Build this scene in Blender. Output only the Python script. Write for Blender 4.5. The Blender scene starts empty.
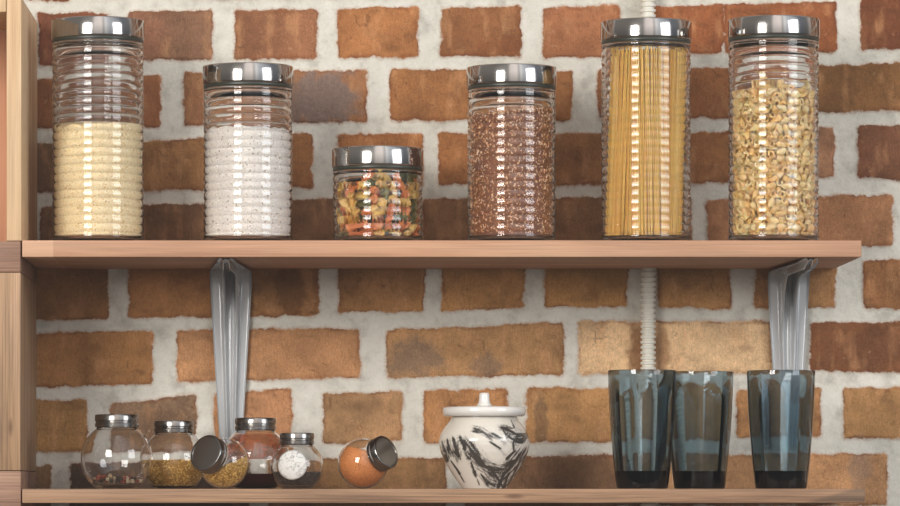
import bpy, bmesh, math, random
import numpy as np
from mathutils import Vector, Matrix, Euler
random.seed(11); rng = np.random.default_rng(7)
sc = bpy.context.scene
C = sc.collection
PI = math.pi
# ------------------------------------------------------------------ camera frame and measures
F = 4300.0; S = 930.0; D = F / S          # focal length in pixels, pixels per metre at the shelf fronts, camera distance
X0, Y0 = 335.0, 492.0                     # principal point of the (shifted) lens
ZC = 1.25                                 # eye height
YW = 0.248                                # face of the brick wall
def at(px, py, y):
    s = (D + y) / F
    return Vector(((px - X0) * s, y, ZC + (Y0 - py) * s))
def mpp(y): return (D + y) / F            # metres per pixel at depth y

# ------------------------------------------------------------------ node helpers
def lin(h):
    h = h.lstrip('#'); v = [int(h[i:i+2], 16) / 255 for i in (0, 2, 4)]
    return tuple(((c / 12.92) if c <= .04045 else ((c + .055) / 1.055) ** 2.4) for c in v) + (1.0,)
class NT:
    def __init__(s, name):
        s.m = bpy.data.materials.new(name); s.m.use_nodes = True
        s.t = s.m.node_tree; s.t.nodes.clear()
        s.out = s.t.nodes.new('ShaderNodeOutputMaterial')
    def n(s, typ, ins=None, **kw):
        nd = s.t.nodes.new(typ)
        for k, v in kw.items(): setattr(nd, k, v)
        for k, v in (ins or {}).items(): s.set(nd, k, v)
        return nd
    def set(s, nd, k, v):
        if isinstance(v, bpy.types.NodeSocket): s.t.links.new(v, nd.inputs[k])
        else: nd.inputs[k].default_value = v
    def math(s, op, a, b=0.0, clamp=False):
        nd = s.n('ShaderNodeMath', {0: a, 1: b}, operation=op); nd.use_clamp = clamp; return nd.outputs[0]
    def mix(s, f, a, b, blend='MIX'):
        nd = s.n('ShaderNodeMix', data_type='RGBA', blend_type=blend)
        s.set(nd, 'Factor', f); s.set(nd, 6, a); s.set(nd, 7, b); return nd.outputs[2]
    def ramp(s, f, stops, interp='LINEAR'):
        nd = s.n('ShaderNodeValToRGB', {0: f}); r = nd.color_ramp; r.interpolation = interp
        while len(r.elements) < len(stops): r.elements.new(0.5)
        for e, (p, c) in zip(r.elements, stops):
            e.position = p; e.color = c if isinstance(c, tuple) else (lin(c) if isinstance(c, str) else (c, c, c, 1))
        return nd.outputs[0]
    def coords(s, scale=(1, 1, 1), kind='Object', loc=(0, 0, 0)):
        tc = s.n('ShaderNodeTexCoord')
        mp = s.n('ShaderNodeMapping', {'Vector': tc.outputs[kind], 'Scale': scale, 'Location': loc})
        return mp.outputs[0]
    def noise(s, vec, scale, detail=4, rough=.55, dist=0.0):
        return s.n('ShaderNodeTexNoise', {'Vector': vec, 'Scale': scale, 'Detail': detail, 'Roughness': rough, 'Distortion': dist}).outputs[0]
    def bump(s, h, strength=.3, dist=.001):
        return s.n('ShaderNodeBump', {'Height': h, 'Strength': strength, 'Distance': dist}).outputs[0]
    def bsdf(s, col, rough=.5, metal=0., normal=None, **more):
        p = s.n('ShaderNodeBsdfPrincipled'); s.set(p, 'Base Color', col); s.set(p, 'Roughness', rough); s.set(p, 'Metallic', metal)
        if normal is not None: s.set(p, 'Normal', normal)
        for k, v in more.items(): s.set(p, k.replace('_', ' '), v)
        s.t.links.new(p.outputs[0], s.out.inputs[0]); return p

def plain(name, col, rough=.5, metal=0., var=.12, scale=60, bump=.0, **more):
    t = NT(name); c = lin(col)
    f = t.noise(t.coords(), scale, 3)
    k = t.ramp(f, [(.3, tuple(x * (1 - var) for x in c[:3]) + (1,)), (.7, tuple(min(1, x * (1 + var)) for x in c[:3]) + (1,))])
    nm = t.bump(f, bump, .0005) if bump else None
    t.bsdf(k, rough, metal, nm, **more)
    return t.m

def wood(name, cols, axis='x', joints_and_shadow=None, fine=1.0, rough=.62, loc=(0, 0, 0), con=.66):
    """long-grain wood; joints_and_shadow = (x, colour): a paler finger-jointed length at the left end of the board, or a slanted cast shadow painted at the right end"""
    t = NT(name)
    st = (1.3, 26, 26) if axis == 'x' else (26, 26, 1.3)
    st2 = (7, 520, 520) if axis == 'x' else (520, 520, 7)
    g = t.noise(t.coords(st, loc=loc), 2.2, 5, .6, .6)
    g2 = t.noise(t.coords(st2, loc=loc), 1.0, 3, .6)
    col = t.ramp(g, [(.28, cols[0]), (.5, cols[1]), (.72, cols[2])])
    d = t.ramp(g2, [(.36, con), (.56, 1.0)])
    col = t.mix(.55 * fine, col, t.mix(1.0, col, d, 'MULTIPLY'))
    big = t.noise(t.coords((3, 9, 9) if axis == 'x' else (9, 9, 3), loc=loc), 1.2, 2)
    col = t.mix(.6, col, t.mix(1.0, col, t.ramp(big, [(.35, .82), (.65, 1.08)]), 'MULTIPLY'))
    # small knots
    kn = t.n('ShaderNodeTexVoronoi', {'Vector': t.coords((4, 16, 16) if axis == 'x' else (16, 16, 4), loc=loc), 'Scale': 1.6}).outputs['Distance']
    col = t.mix(t.ramp(kn, [(.03, .75), (.09, 0.)]), col, lin('#5a3c28'))
    if joints_and_shadow:
        sx = t.n('ShaderNodeSeparateXYZ', {0: t.n('ShaderNodeTexCoord').outputs['Object']}); x = sx.outputs[0]
        for jx, jc, lo in joints_and_shadow:
            f = t.math('LESS_THAN', x, jx) if lo else t.n('ShaderNodeMapRange', {0: t.math('SUBTRACT', x, t.math('MULTIPLY', sx.outputs[2], 3.4)), 1: jx - .006, 2: jx + .006}).outputs[0]  # left: finger joint; right: slanted edge of the painted shadow
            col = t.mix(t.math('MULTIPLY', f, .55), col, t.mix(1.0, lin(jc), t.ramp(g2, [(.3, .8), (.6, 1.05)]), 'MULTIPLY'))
    t.bsdf(col, rough, 0, t.bump(g2, .35, .0006))
    return t.m

def glass(name, ior=1.47, tint=(1, 1, 1, 1), rough=0.0, absorb=None):
    t = NT(name)
    g = t.n('ShaderNodeBsdfGlass', {'Color': tint, 'Roughness': rough, 'IOR': ior})
    t.t.links.new(g.outputs[0], t.out.inputs[0])
    if absorb:
        v = t.n('ShaderNodeVolumeAbsorption', {'Color': absorb[0], 'Density': absorb[1]})
        t.t.links.new(v.outputs[0], t.out.inputs[1])
    return t.m

# ------------------------------------------------------------------ object helpers
def link(name, me, mat=None, parent=None, loc=None, rot=None):
    o = bpy.data.objects.new(name, me); C.objects.link(o)
    if mat is not None:
        for m in (mat if isinstance(mat, (list, tuple)) else [mat]): me.materials.append(m)
    if parent is not None: o.parent = parent
    if loc is not None: o.location = loc
    if rot is not None: o.rotation_euler = rot
    return o
def obj(name, bm, mat, parent=None, loc=None, rot=None, smooth=True, ang=None):
    me = bpy.data.meshes.new(name); bmesh.ops.recalc_face_normals(bm, faces=bm.faces); bm.to_mesh(me); bm.free()
    if smooth: me.shade_smooth()
    if smooth and ang:
        me.set_sharp_from_angle(angle=math.radians(ang))
    return link(name, me, mat, parent, loc, rot)
def tag(o, label=None, cat=None, group=None, kind=None):
    if label: o['label'] = label
    if cat: o['category'] = cat
    if group: o['group'] = group
    if kind: o['kind'] = kind
    return o
def thing(name, label, cat, loc, rot=(0, 0, 0), group=None):
    o = bpy.data.objects.new(name, None); C.objects.link(o); o.empty_display_size = .02
    o.location = loc; o.rotation_euler = rot
    return tag(o, label, cat, group)
def lathe_np(prof, n=96, fz=None):
    """closed or open profile of (r, z): vertices, faces; fz(theta, r, z) -> (r, z) may bend it"""
    v = []; f = []; rings = []
    for r, z in prof:
        if r < 1e-7:
            rings.append([len(v)]); v.append((0, 0, z))
        else:
            ids = []
            for j in range(n):
                a = 2 * PI * j / n
                rr, zz = fz(a, r, z) if fz else (r, z)
                ids.append(len(v)); v.append((rr * math.cos(a), rr * math.sin(a), zz))
            rings.append(ids)
    for a, b in zip(rings, rings[1:]):
        for j in range(n):
            k = (j + 1) % n
            if len(a) == 1 and len(b) == 1: continue
            if len(a) == 1: f.append((a[0], b[k], b[j]))
            elif len(b) == 1: f.append((a[j], a[k], b[0]))
            else: f.append((a[j], a[k], b[k], b[j]))
    return v, f
def lathe(name, prof, mat, parent=None, n=96, loc=None, rot=None, fz=None, ang=40, flip=None):
    v, f = lathe_np(prof, n, fz)
    me = bpy.data.meshes.new(name); me.from_pydata(v, [], f); me.update()
    bm = bmesh.new(); bm.from_mesh(me); bmesh.ops.recalc_face_normals(bm, faces=bm.faces); bm.to_mesh(me); bm.free()
    me.shade_smooth()
    if ang: me.set_sharp_from_angle(angle=math.radians(ang))
    return link(name, me, mat, parent, loc, rot)
def box_bm(x0, x1, y0, y1, z0, z1, bev=.0012, bm=None):
    bm = bm or bmesh.new()
    r = bmesh.ops.create_cube(bm, size=1.0)
    for v in r['verts']:
        v.co = Vector((x0 + (v.co.x + .5) * (x1 - x0), y0 + (v.co.y + .5) * (y1 - y0), z0 + (v.co.z + .5) * (z1 - z0)))
    if bev:
        es = list({e for v in r['verts'] for e in v.link_edges})
        bmesh.ops.bevel(bm, geom=es, offset=bev, segments=2, affect='EDGES', profile=.5)
    return bm

# ------------------------------------------------------------------ value noise in numpy
VT = {}
def vnoise(x, y, seed=0):
    if seed not in VT: VT[seed] = np.random.default_rng(seed).random((256, 256))
    T = VT[seed]
    xi = np.floor(x).astype(int); yi = np.floor(y).astype(int); fx = x - xi; fy = y - yi
    fx = fx * fx * (3 - 2 * fx); fy = fy * fy * (3 - 2 * fy)
    g = lambda a, b: T[a % 256, b % 256]
    return (g(xi, yi) * (1 - fx) + g(xi + 1, yi) * fx) * (1 - fy) + (g(xi, yi + 1) * (1 - fx) + g(xi + 1, yi + 1) * fx) * fy
def fbm(x, y, seed=0, oct=3):
    s = 0; a = .5; t = 0
    for i in range(oct): s = s + a * vnoise(x * 2 ** i, y * 2 ** i, seed + i); t += a; a *= .5
    return s / t

# ================================================================== THE WALL
# each brick of the photographed part: x0, x1, top-left, top-right, bottom-left, bottom-right (wall pixels), colour
ROWS = [
 [(38, 108, 13, 12, 66, 64, '#8f5840'), (128, 212, 12, 10, 60, 60, '#946b52'), (234.7, 316.5, 10, 9, 59, 58, '#9c684a'), (337.5, 418.5, 8.5, 6.5, 57, 57, '#ba7b4d'),
  (441, 521.5, 7.5, 6.5, 56, 56.5, '#9c6642'), (543.5, 620, 8, 4.5, 57, 57, '#b47550'), (653, 724, 6, 4, 55, 53.5, '#a8653f'), (724.6, 837, 3.5, 1, 54, 51, '#a9653f'), (861, 952, -5, -6, 49, 46, '#7f4c31')],
 [(-40, 160, 82, 75.5, 129, 127, '#8e5c3c'), (184.5, 367, 73, 70, 125.5, 121, '#9a6a49'), (390.7, 573, 69, 70.5, 120, 120.5, '#a66f45'),
  (597, 792, 69, 67, 119, 117, '#9f6741'), (812, 960, 66, 59, 112.5, 109, '#93663f')],
 [(-45, 98, 144, 142, 194, 192, '#7c5a42'), (118, 214, 141, 138, 191, 189, '#9a6d45'), (232, 312, 134, 133.5, 188, 187, '#9a673f'), (337, 422.7, 134, 133.5, 187, 186, '#a56c42'),
  (438.7, 526, 133, 134, 185, 186, '#a56c42'), (546, 640, 134, 133, 186, 185, '#9c6c45'), (657, 737, 132.5, 131.5, 184.5, 183, '#a16c43'), (755, 834.7, 130, 126, 182, 177.5, '#a9795a'), (858.7, 962, 126, 123.5, 178, 180, '#7c513a')],
 [(-90, 20, 208, 207, 258, 257, '#6a5340'), (40, 206, 206, 204, 257, 256, '#866145'), (224, 404, 199, 199, 255, 254, '#866145'), (423, 607, 199, 197, 252, 250, '#906848'), (625, 691.5, 198, 198, 251, 250, '#8a6044'),
  (707, 893, 199, 194.5, 251, 245.5, '#a57350'), (913, 1010, 194, 193, 245, 244, '#93603f')],
 [(22, 108, 266, 265, 320, 318.5, '#9a6c42'), (128, 212, 264, 263, 318, 316.5, '#a87448'), (232, 318.5, 263, 262, 317, 315.5, '#976a42'), (338.7, 425, 262, 261, 312, 312, '#a37448'), (441, 524.5, 261, 260, 311, 308, '#ad7c4c'),
  (544.5, 628, 260, 259, 307.5, 307, '#b07f4c'), (658, 731, 258, 258, 307, 309, '#a97a4c'), (755, 836, 258, 258, 308, 308, '#a3754b'), (863.5, 952, 260, 258, 308, 307.5, '#94643f')],
 [(-40, 152.5, 334, 331, 389, 384.5, '#a87649'), (177, 359.5, 330, 328.5, 382.5, 378, '#b5825a'), (387, 564.5, 330, 321.5, 378, 375, '#a77c53'), (578.7, 772, 321, 321.5, 374, 374, '#deb58a'), (810.7, 990, 323, 321.5, 371, 374, '#7e5033')],
 [(-70, 87, 401, 400, 453, 451, '#a97c4c'), (110, 196, 404, 395, 451, 450, '#886a52'), (213.5, 291.5, 393, 389, 446, 445, '#b5805a'), (322.7, 402, 393, 392, 443, 441, '#a9805a'), (424, 506.7, 390.5, 389, 443, 442, '#b98254'),
  (526.7, 613, 387.5, 388, 443, 442, '#b78656'), (632, 716, 389, 389, 440, 440, '#b78656'), (736.5, 821, 390, 388, 438, 437, '#b07d50'), (844, 985, 388, 387, 439, 437, '#a0754b')],
 [(-60, 50, 466, 465, 518, 517, '#8a6848'), (70, 250, 464, 460, 515, 512, '#5c483a'), (268, 446, 459, 457.5, 510, 509, '#97704a'), (466, 640, 457, 455, 508, 506, '#8a664a'), (659, 887, 454.5, 453.5, 506, 505, '#ba885e'), (912, 1000, 453, 452, 503, 502, '#9a6a42')],
]
def wall():
    def axis(a, b, fine, lo, hi, coarse):
        return np.concatenate([np.arange(lo, a, coarse), np.arange(a, b, fine), np.arange(b, hi + 1, coarse)])
    gx = axis(-12, 915, 1.45, -620, 1520, 7); gy = axis(-8, 512, 1.45, -420, 1290, 7)
    PX, PY = np.meshgrid(gx, gy)
    sd = np.full(PX.shape, 60.0)
    col = np.zeros(PX.shape + (3,)); best = np.full(PX.shape, 1e9)
    bricks = []
    pal = ['#a0674a', '#b47550', '#8f5b3c', '#a56c42', '#9a673f', '#7d4c33', '#a97a55']
    def fill(row, yc, slope):
        out = list(row); r = random.Random(int(yc * 7)); w = 84 if len(row) > 7 or yc in (1,) else 182
        x = row[0][0]; h = 52
        while x > -620:
            x1 = x - 21; x = x1 - w; ym = yc - slope * (x - 400)
            out.append((x, x1, ym - 26, ym - 27, ym + 26, ym + 25, r.choice(pal)))
        x = row[-1][1]
        while x < 1520:
            x1 = x + 21; x = x1 + w; ym = yc - slope * (x1 - 400)
            out.append((x1, x, ym - 26, ym - 27, ym + 26, ym + 25, r.choice(pal)))
        return out
    mids = [33, 96, 160, 226, 287, 352, 416, 482]
    for row, ym in zip(ROWS, mids): bricks += fill(row, ym, .012)
    for k in range(1, 8): bricks += fill([(40 + 50 * (k % 2), 40 + 50 * (k % 2) + (84 if k % 2 else 182), 33 - 64 * k - 24, 33 - 64 * k - 25, 33 - 64 * k + 28, 33 - 64 * k + 27, pal[k % 7])], 33 - 64 * k, .012)
    for k in range(1, 13): bricks += fill([(40 + 50 * (k % 2), 40 + 50 * (k % 2) + 182, 482 + 65 * k - 26, 482 + 65 * k - 26, 482 + 65 * k + 26, 482 + 65 * k + 26, pal[k % 7])], 482 + 65 * k, .004)
    wob = (fbm(PX / 13, PY / 13, 3, 3) - .5) * 5.5 + (fbm(PX / 4.2, PY / 4.2, 9, 2) - .5) * 3.0
    tone = fbm(PX / 30, PY / 22, 21, 4)
    for i, (x0, x1, tl, tr, bl, br, c) in enumerate(bricks):
        ix = np.where((gx > x0 - 14) & (gx < x1 + 14))[0]; iy = np.where((gy > min(tl, tr) - 14) & (gy < max(bl, br) + 14))[0]
        if len(ix) == 0 or len(iy) == 0: continue
        sl = (slice(iy[0], iy[-1] + 1), slice(ix[0], ix[-1] + 1))
        X = PX[sl]; Y = PY[sl]; u = np.clip((X - x0) / (x1 - x0), 0, 1)
        top = tl + (tr - tl) * u; bot = bl + (br - bl) * u
        r = 3.0
        dx = np.abs(X - (x0 + x1) / 2) - (x1 - x0) / 2 + r; dy = np.maximum(top - Y, Y - bot) + r
        d = np.hypot(np.maximum(dx, 0), np.maximum(dy, 0)) + np.minimum(np.maximum(dx, dy), 0) - r
        d = d + wob[sl] * .8
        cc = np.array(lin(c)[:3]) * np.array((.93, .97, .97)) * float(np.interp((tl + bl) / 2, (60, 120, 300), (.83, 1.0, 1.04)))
        m = d < best[sl]
        best[sl] = np.where(m, d, best[sl])
        rr = random.Random(i)
        # one brick: tone drift, dark burnt flecks, paler scuffs
        g = (tone[sl] - .5) * .75 + (u - .5) * rr.uniform(-.22, .22)
        cb = cc[None, None, :] * (1 + g)[..., None]
        scuff = np.clip((fbm(X / 9 + i * 3, Y / 26, 40 + i % 7, 3) - .56) * 4, 0, 1) * .38
        cb = cb * (1 - scuff[..., None]) + np.array(lin('#c89468')[:3]) * scuff[..., None]
        dark = np.clip((fbm(X / 17 + i, Y / 12, 60 + i % 5, 3) - .58) * 4, 0, 1) * .30
        cb = cb * (1 - dark[..., None]) + np.array(lin('#4e3324')[:3]) * dark[..., None]
        crk = np.clip(1 - np.abs(fbm(X / 24 + i * 5, Y / 19, 80 + i % 6, 2) - .5) / .012, 0, 1) * np.clip((fbm(X / 20 + i, Y / 20, 88, 2) - .52) * 8, 0, 1) * .6
        cb = cb * (1 - crk[..., None]) + np.array(lin('#54341f')[:3]) * crk[..., None]
        rim = np.clip(1 - np.abs(d + 2.0) / 2.5, 0, 1) * np.clip((fbm(X / 14, Y / 14, 77, 2) - .42) * 4, 0, 1)
        cb = cb * (1 - .45 * rim[..., None]) + np.array(lin('#7c4526')[:3]) * .45 * rim[..., None]
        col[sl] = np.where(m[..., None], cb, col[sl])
    sd = np.minimum(best, 30)
    def patch(cx, cy, rx, ry, c, a):
        e = np.clip(1.3 - np.sqrt(((PX - cx) / rx) ** 2 + ((PY - cy) / ry) ** 2) * 1.0 + (fbm(PX / 8, PY / 8, 99, 3) - .5) * 1.0, 0, .5) * 2 * a
        col[:] = col * (1 - e[..., None]) + np.array(lin(c)[:3]) * e[..., None]
    patch(322, 99, 32, 27, '#7d6c64', .85); patch(292, 100, 10, 27, '#75645a', .6)
    patch(415, 358, 28, 17, '#6f6055', .6); patch(488, 366, 15, 12, '#6e5e52', .55); patch(541, 421, 6, 26, '#6c5540', .6)
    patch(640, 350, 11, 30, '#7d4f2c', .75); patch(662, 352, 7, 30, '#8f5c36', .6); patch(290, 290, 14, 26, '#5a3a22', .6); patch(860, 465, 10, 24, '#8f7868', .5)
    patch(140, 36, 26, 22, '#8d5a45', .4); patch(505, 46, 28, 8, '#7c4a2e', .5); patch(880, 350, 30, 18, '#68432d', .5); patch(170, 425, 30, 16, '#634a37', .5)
    prot = 1 / (1 + np.exp(np.clip(sd * 1.1, -20, 20)))
    depth = .0020 * (1 - prot) + (fbm(PX / 40, PY / 40, 5, 4) - .5) * .0026 + (fbm(PX / 6, PY / 6, 15, 2) - .5) * .0007 * (1.3 - prot)
    s = (D + YW) / F
    X = (PX - X0) * s; Z = ZC + (Y0 - PY) * s; Y = YW + .0022 + depth
    ny, nx = PX.shape
    co = np.stack([X, Y, Z], -1).reshape(-1, 3)
    idx = np.arange(nx * ny).reshape(ny, nx)
    q = np.stack([idx[:-1, :-1], idx[1:, :-1], idx[1:, 1:], idx[:-1, 1:]], -1).reshape(-1, 4)
    me = bpy.data.meshes.new('wall_back')
    me.vertices.add(len(co)); me.vertices.foreach_set('co', co.ravel())
    me.loops.add(q.size); me.loops.foreach_set('vertex_index', q.ravel().astype(np.int32))
    me.polygons.add(len(q)); me.polygons.foreach_set('loop_start', np.arange(0, q.size, 4, dtype=np.int32))
    me.update(calc_edges=True); me.validate()
    a = me.attributes.new('edge', 'FLOAT', 'POINT'); a.data.foreach_set('value', sd.ravel().astype(np.float32))
    a = me.attributes.new('tint', 'FLOAT_COLOR', 'POINT')
    a.data.foreach_set('color', np.concatenate([np.clip(col, 0, 1), np.ones(PX.shape + (1,))], -1).ravel().astype(np.float32))
    me.shade_smooth()
    t = NT('old_brick_and_mortar')
    ed = t.n('ShaderNodeAttribute', attribute_name='edge').outputs['Fac']
    tint = t.n('ShaderNodeAttribute', attribute_name='tint').outputs['Color']
    v = t.coords()
    n1 = t.noise(v, 330, 4, .65); n2 = t.noise(v, 900, 3, .6); n3 = t.noise(v, 45, 4, .6); n4 = t.noise(v, 130, 3, .6)
    e = t.math('ADD', ed, t.math('MULTIPLY', t.math('SUBTRACT', n1, .5), 4.2))
    mask = t.n('ShaderNodeMapRange', {0: e, 1: -.7, 2: .7, 3: 1.0, 4: 0.0}).outputs[0]
    b = t.mix(.9, tint, t.mix(1.0, tint, t.ramp(n1, [(.3, .82), (.5, 1.), (.72, 1.14)]), 'MULTIPLY'))
    b = t.mix(.6, b, t.mix(1.0, b, t.ramp(n2, [(.32, .62), (.5, 1.0), (.68, 1.25)]), 'MULTIPLY'))
    br = t.noise(t.coords((900, 900, 120)), 1.0, 3, .6)
    b = t.mix(.6, b, t.mix(1.0, b, t.ramp(br, [(.32, .76), (.5, 1.), (.7, 1.16)]), 'MULTIPLY'))
    b = t.mix(t.ramp(n4, [(.66, 0.), (.78, .4)]), b, lin('#c9a283'))
    mort = t.ramp(n3, [(.3, '#b3aea3'), (.46, '#cbc7bb'), (.7, '#d6d2c7')])
    mort = t.mix(.7, mort, t.mix(1.0, mort, t.ramp(n1, [(.3, .88), (.5, 1.), (.7, 1.03)]), 'MULTIPLY'))
    mort = t.mix(t.ramp(n2, [(.68, 0.), (.78, .35)]), mort, lin('#8c877e'))
    dust = t.n('ShaderNodeMapRange', {0: e, 1: .4, 2: 3.0, 3: .35, 4: 0.0}).outputs[0]
    mort = t.mix(dust, mort, lin('#a8795a'))
    fr = t.math('MULTIPLY', t.n('ShaderNodeMapRange', {0: t.math('ABSOLUTE', t.math('ADD', e, .9)), 1: .0, 2: 1.5, 3: .75, 4: 0.0}).outputs[0], t.ramp(n3, [(.47, 0.), (.62, 1.)]))
    c = t.mix(mask, mort, b)
    c = t.mix(fr, c, lin('#6a3f27'))
    h = t.math('ADD', t.math('MULTIPLY', n1, .7), t.math('MULTIPLY', n2, .4))
    t.bsdf(c, .92, 0, t.bump(h, .5, .0016), **{'Specular IOR Level': .25})
    return tag(link('wall_back', me, t.m), 'old brick wall with wide pale mortar joints', 'wall', kind='structure')
wall()

# ================================================================== THE SHELVING
W_up = wood('pale_pink_shelf_wood', ['#a4775b', '#bb8d6d', '#c99f7f'], 'x', joints_and_shadow=[(.0335, '#d2a888', True)])
W_lo = wood('brown_shelf_wood', ['#785841', '#9d785a', '#b9926f'], 'x', loc=(3, 1, 0), fine=1.45, con=.45, joints_and_shadow=[(.8425, '#5d4a39', False)])  # dark right end is a cast shadow painted into the wood colour
W_post = wood('yellow_post_wood', ['#bf9a72', '#d3b189', '#e2c49e'], 'z')
W_post2 = wood('brown_post_wood', ['#80634a', '#a5825f', '#bd997a'], 'z', loc=(1, 4, 2), fine=1.45, con=.5)
W_block = wood('brown_block_wood', ['#7a5844', '#94705a', '#a8846a'], 'x', loc=(5, 2, 2), fine=1.4, con=.5)
W_red = wood('red_brown_panel_wood', ['#b47a58', '#c58c69', '#cf9a78'], 'z', loc=(2, 7, 1), fine=.5)
YB = YW - .0010
ZT = ZC + (Y0 - 240.3) / S; ZTB = ZC + (Y0 - 257) / S      # upper shelf: top and underside
ZL = ZC + (Y0 - 488.8) / S; ZLB = ZC + (Y0 - 503) / S      # lower shelf
PIPE_X = (647.5 - X0) * mpp(YW)
def board(name, x0, x1, z0, z1, mat, notch=True):
    """a board with a rounded nick at the back for the conduit"""
    xn, w, d = PIPE_X - x0, .0115, .0215
    pts = [(0, 0), (x1 - x0, 0), (x1 - x0, YB)]
    if notch: pts += [(xn + w, YB), (xn + w, YB - d + .005), (xn + w - .005, YB - d), (xn - w + .005, YB - d), (xn - w, YB - d + .005), (xn - w, YB)]
    pts += [(0, YB)]
    bm = bmesh.new(); lo = [bm.verts.new((x, y, 0)) for x, y in pts]; fa = bm.faces.new(lo)
    ex = bmesh.ops.extrude_face_region(bm, geom=[fa])
    for v in ex['geom']:
        if isinstance(v, bmesh.types.BMVert): v.co.z = z1 - z0
    es = [e for e in bm.edges if min(v.co.y for v in e.verts) < .001 or all(abs(v.co.x - (x1 - x0)) < 1e-5 for v in e.verts)]
    bmesh.ops.bevel(bm, geom=es, offset=.0009, segments=2, affect='EDGES', profile=.5)
    return obj(name, bm, mat, loc=(x0, 0, z0), ang=30)
XL = (21.5 - X0) / S
tag(board('shelf_board', XL + .0006, (861.5 - X0) / S, ZTB, ZT, W_up), 'pale pinkish wooden shelf board carrying the six tall ribbed jars', 'shelf', 'wooden wall shelf boards')
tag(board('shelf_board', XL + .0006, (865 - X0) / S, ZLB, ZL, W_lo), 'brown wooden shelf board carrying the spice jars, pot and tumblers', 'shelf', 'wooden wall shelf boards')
up = thing('shelf_upright', 'wooden side upright at the left end of both shelf boards', 'shelf upright', ((14 - X0) / S, 0, ZC + (Y0 - 530) / S))
o0 = up.location
def upart(name, px0, px1, py0, py1, mat, y0=0, y1=YB, bev=.001):
    xa, xb = (px0 - X0) / S - o0.x, (px1 - X0) / S - o0.x
    za, zb = ZC + (Y0 - py1) / S - o0.z, ZC + (Y0 - py0) / S - o0.z
    return obj(name, box_bm(xa, xb, y0, y1, za, zb, bev), mat, up, ang=35)
tag(upart('post', 6.5, 21.5, -3, 240.8, W_post), 'yellowish upper post')
tag(upart('rail_block', -18, 20.5, 241.2, 272, W_block), 'block with horizontal grain between the posts')
tag(upart('post', -18, 20.5, 272.5, 470.5, W_post2), 'brown lower post')
tag(upart('rail_block', -18, 20.8, 471, 530, W_block), 'block with horizontal grain at the bottom')
tag(upart('back_panel', -150, 6, 12.6, 240.4, W_red, .19, .2), 'reddish board behind the neighbouring compartment')
bm = box_bm((-150 - X0) / S, (6 - X0) / S, 0, .186, ZC + (Y0 - 12) / S, ZC + (Y0 + 5) / S)
tag(obj('shelf_board', bm, W_post, ang=35), 'short wooden shelf board left of the upright at the top corner', 'shelf', 'wooden wall shelf boards')

t_ = wood('floor_planks', ['#3e3b37', '#4b4843', '#57534d'], 'x', fine=.6)
tag(obj('floor', box_bm(-3.2, 5.2, -6.2, YW + .01, -.04, 0, 0), t_, ang=30), 'brown wooden floor below the shelves', 'floor', kind='structure')
# ------------------------------------------------------------------ pressed steel brackets
M_grey = plain('grey_gloss_paint', '#b0b2b3', .18, 0., .05, 30, **{'Coat Weight': .6, 'Coat Roughness': .12})
def bracket(px, pz_bot, label):
    cx = (px - X0) * mpp(YW)
    zt = ZTB - .0004; zb = ZC + (Y0 - pz_bot) * mpp(YW); yb = YW - .0012
    bm = bmesh.new(); U = 41; grid = []
    def bump(u):
        a = abs(u)
        return math.exp(-((a - .30) / .11) ** 2) + .25 * math.exp(-(u / .12) ** 2)
    for i in range(U):
        u = -1 + 2 * i / (U - 1); b = bump(u); edge = max(0, (abs(u) - .9) / .1)
        h =   .0018 + .0092 * b + .002 * edge; rho = .016 + .050 * min(1, b * 1.1)
        path = []
        y_arm = .014; yc = yb - h - rho; zc = zt - h - rho
        for k in range(15):
            q = k / 15; path.append((y_arm + (yc - y_arm) * q, zt - h * min(1, .25 + q * 4), 0, q))
        for k in range(13):
            a = PI / 2 * k / 12; path.append((yc + rho * math.sin(a), zc + rho * math.cos(a), 1, k / 12))
        for k in range(1, 19):
            q = k / 18; path.append((yb - h * min(1, .25 + (1 - q) * 6), zc + (zb - zc) * q, 2, q))
        row = []
        for y, z, seg, q in path:
            if seg == 0: w = .008 + (.0235 - .008) * (q ** .8)
            elif seg == 1: w = .0235
            else: w = .0235 + (.0125 - .0235) * q
            row.append(bm.verts.new((u * w, y, z - zb)))
        grid.append(row)
    for a, b in zip(grid, grid[1:]):
        for k in range(len(a) - 1): bm.faces.new((a[k], a[k + 1], b[k + 1], b[k]))
    o = obj('shelf_bracket', bm, M_grey, loc=(cx, 0, zb))
    return tag(o, label, 'bracket', 'grey steel shelf brackets')
bracket(231, 447, 'grey steel shelf bracket on the brick wall above the spice jars')
bracket(788, 447, 'grey steel shelf bracket on the brick wall above the standalone tumbler')

# ------------------------------------------------------------------ corrugated conduit
M_pipe = plain('ivory_plastic', '#dcd8cb', .45, 0, .06, 40)
prof = []; zz = .0005; ztop = ZC + (Y0 + 60) * mpp(YW); pitch = 5.25 * mpp(YW); z = 0
prof.append((0, 0))
while z < ztop - zz:
    for q, r in ((0, .0068), (.18, .0068), (.3, .0086), (.75, .0088), (.88, .0070)): prof.append((r, z + q * pitch))
    z += pitch
prof.append((0, z))
tag(lathe('flexible_conduit', prof, M_pipe, n=32, loc=(PIPE_X, YW - .0105, zz), ang=60), 'ivory corrugated plastic conduit running straight down the brick wall', 'pipe')

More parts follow.
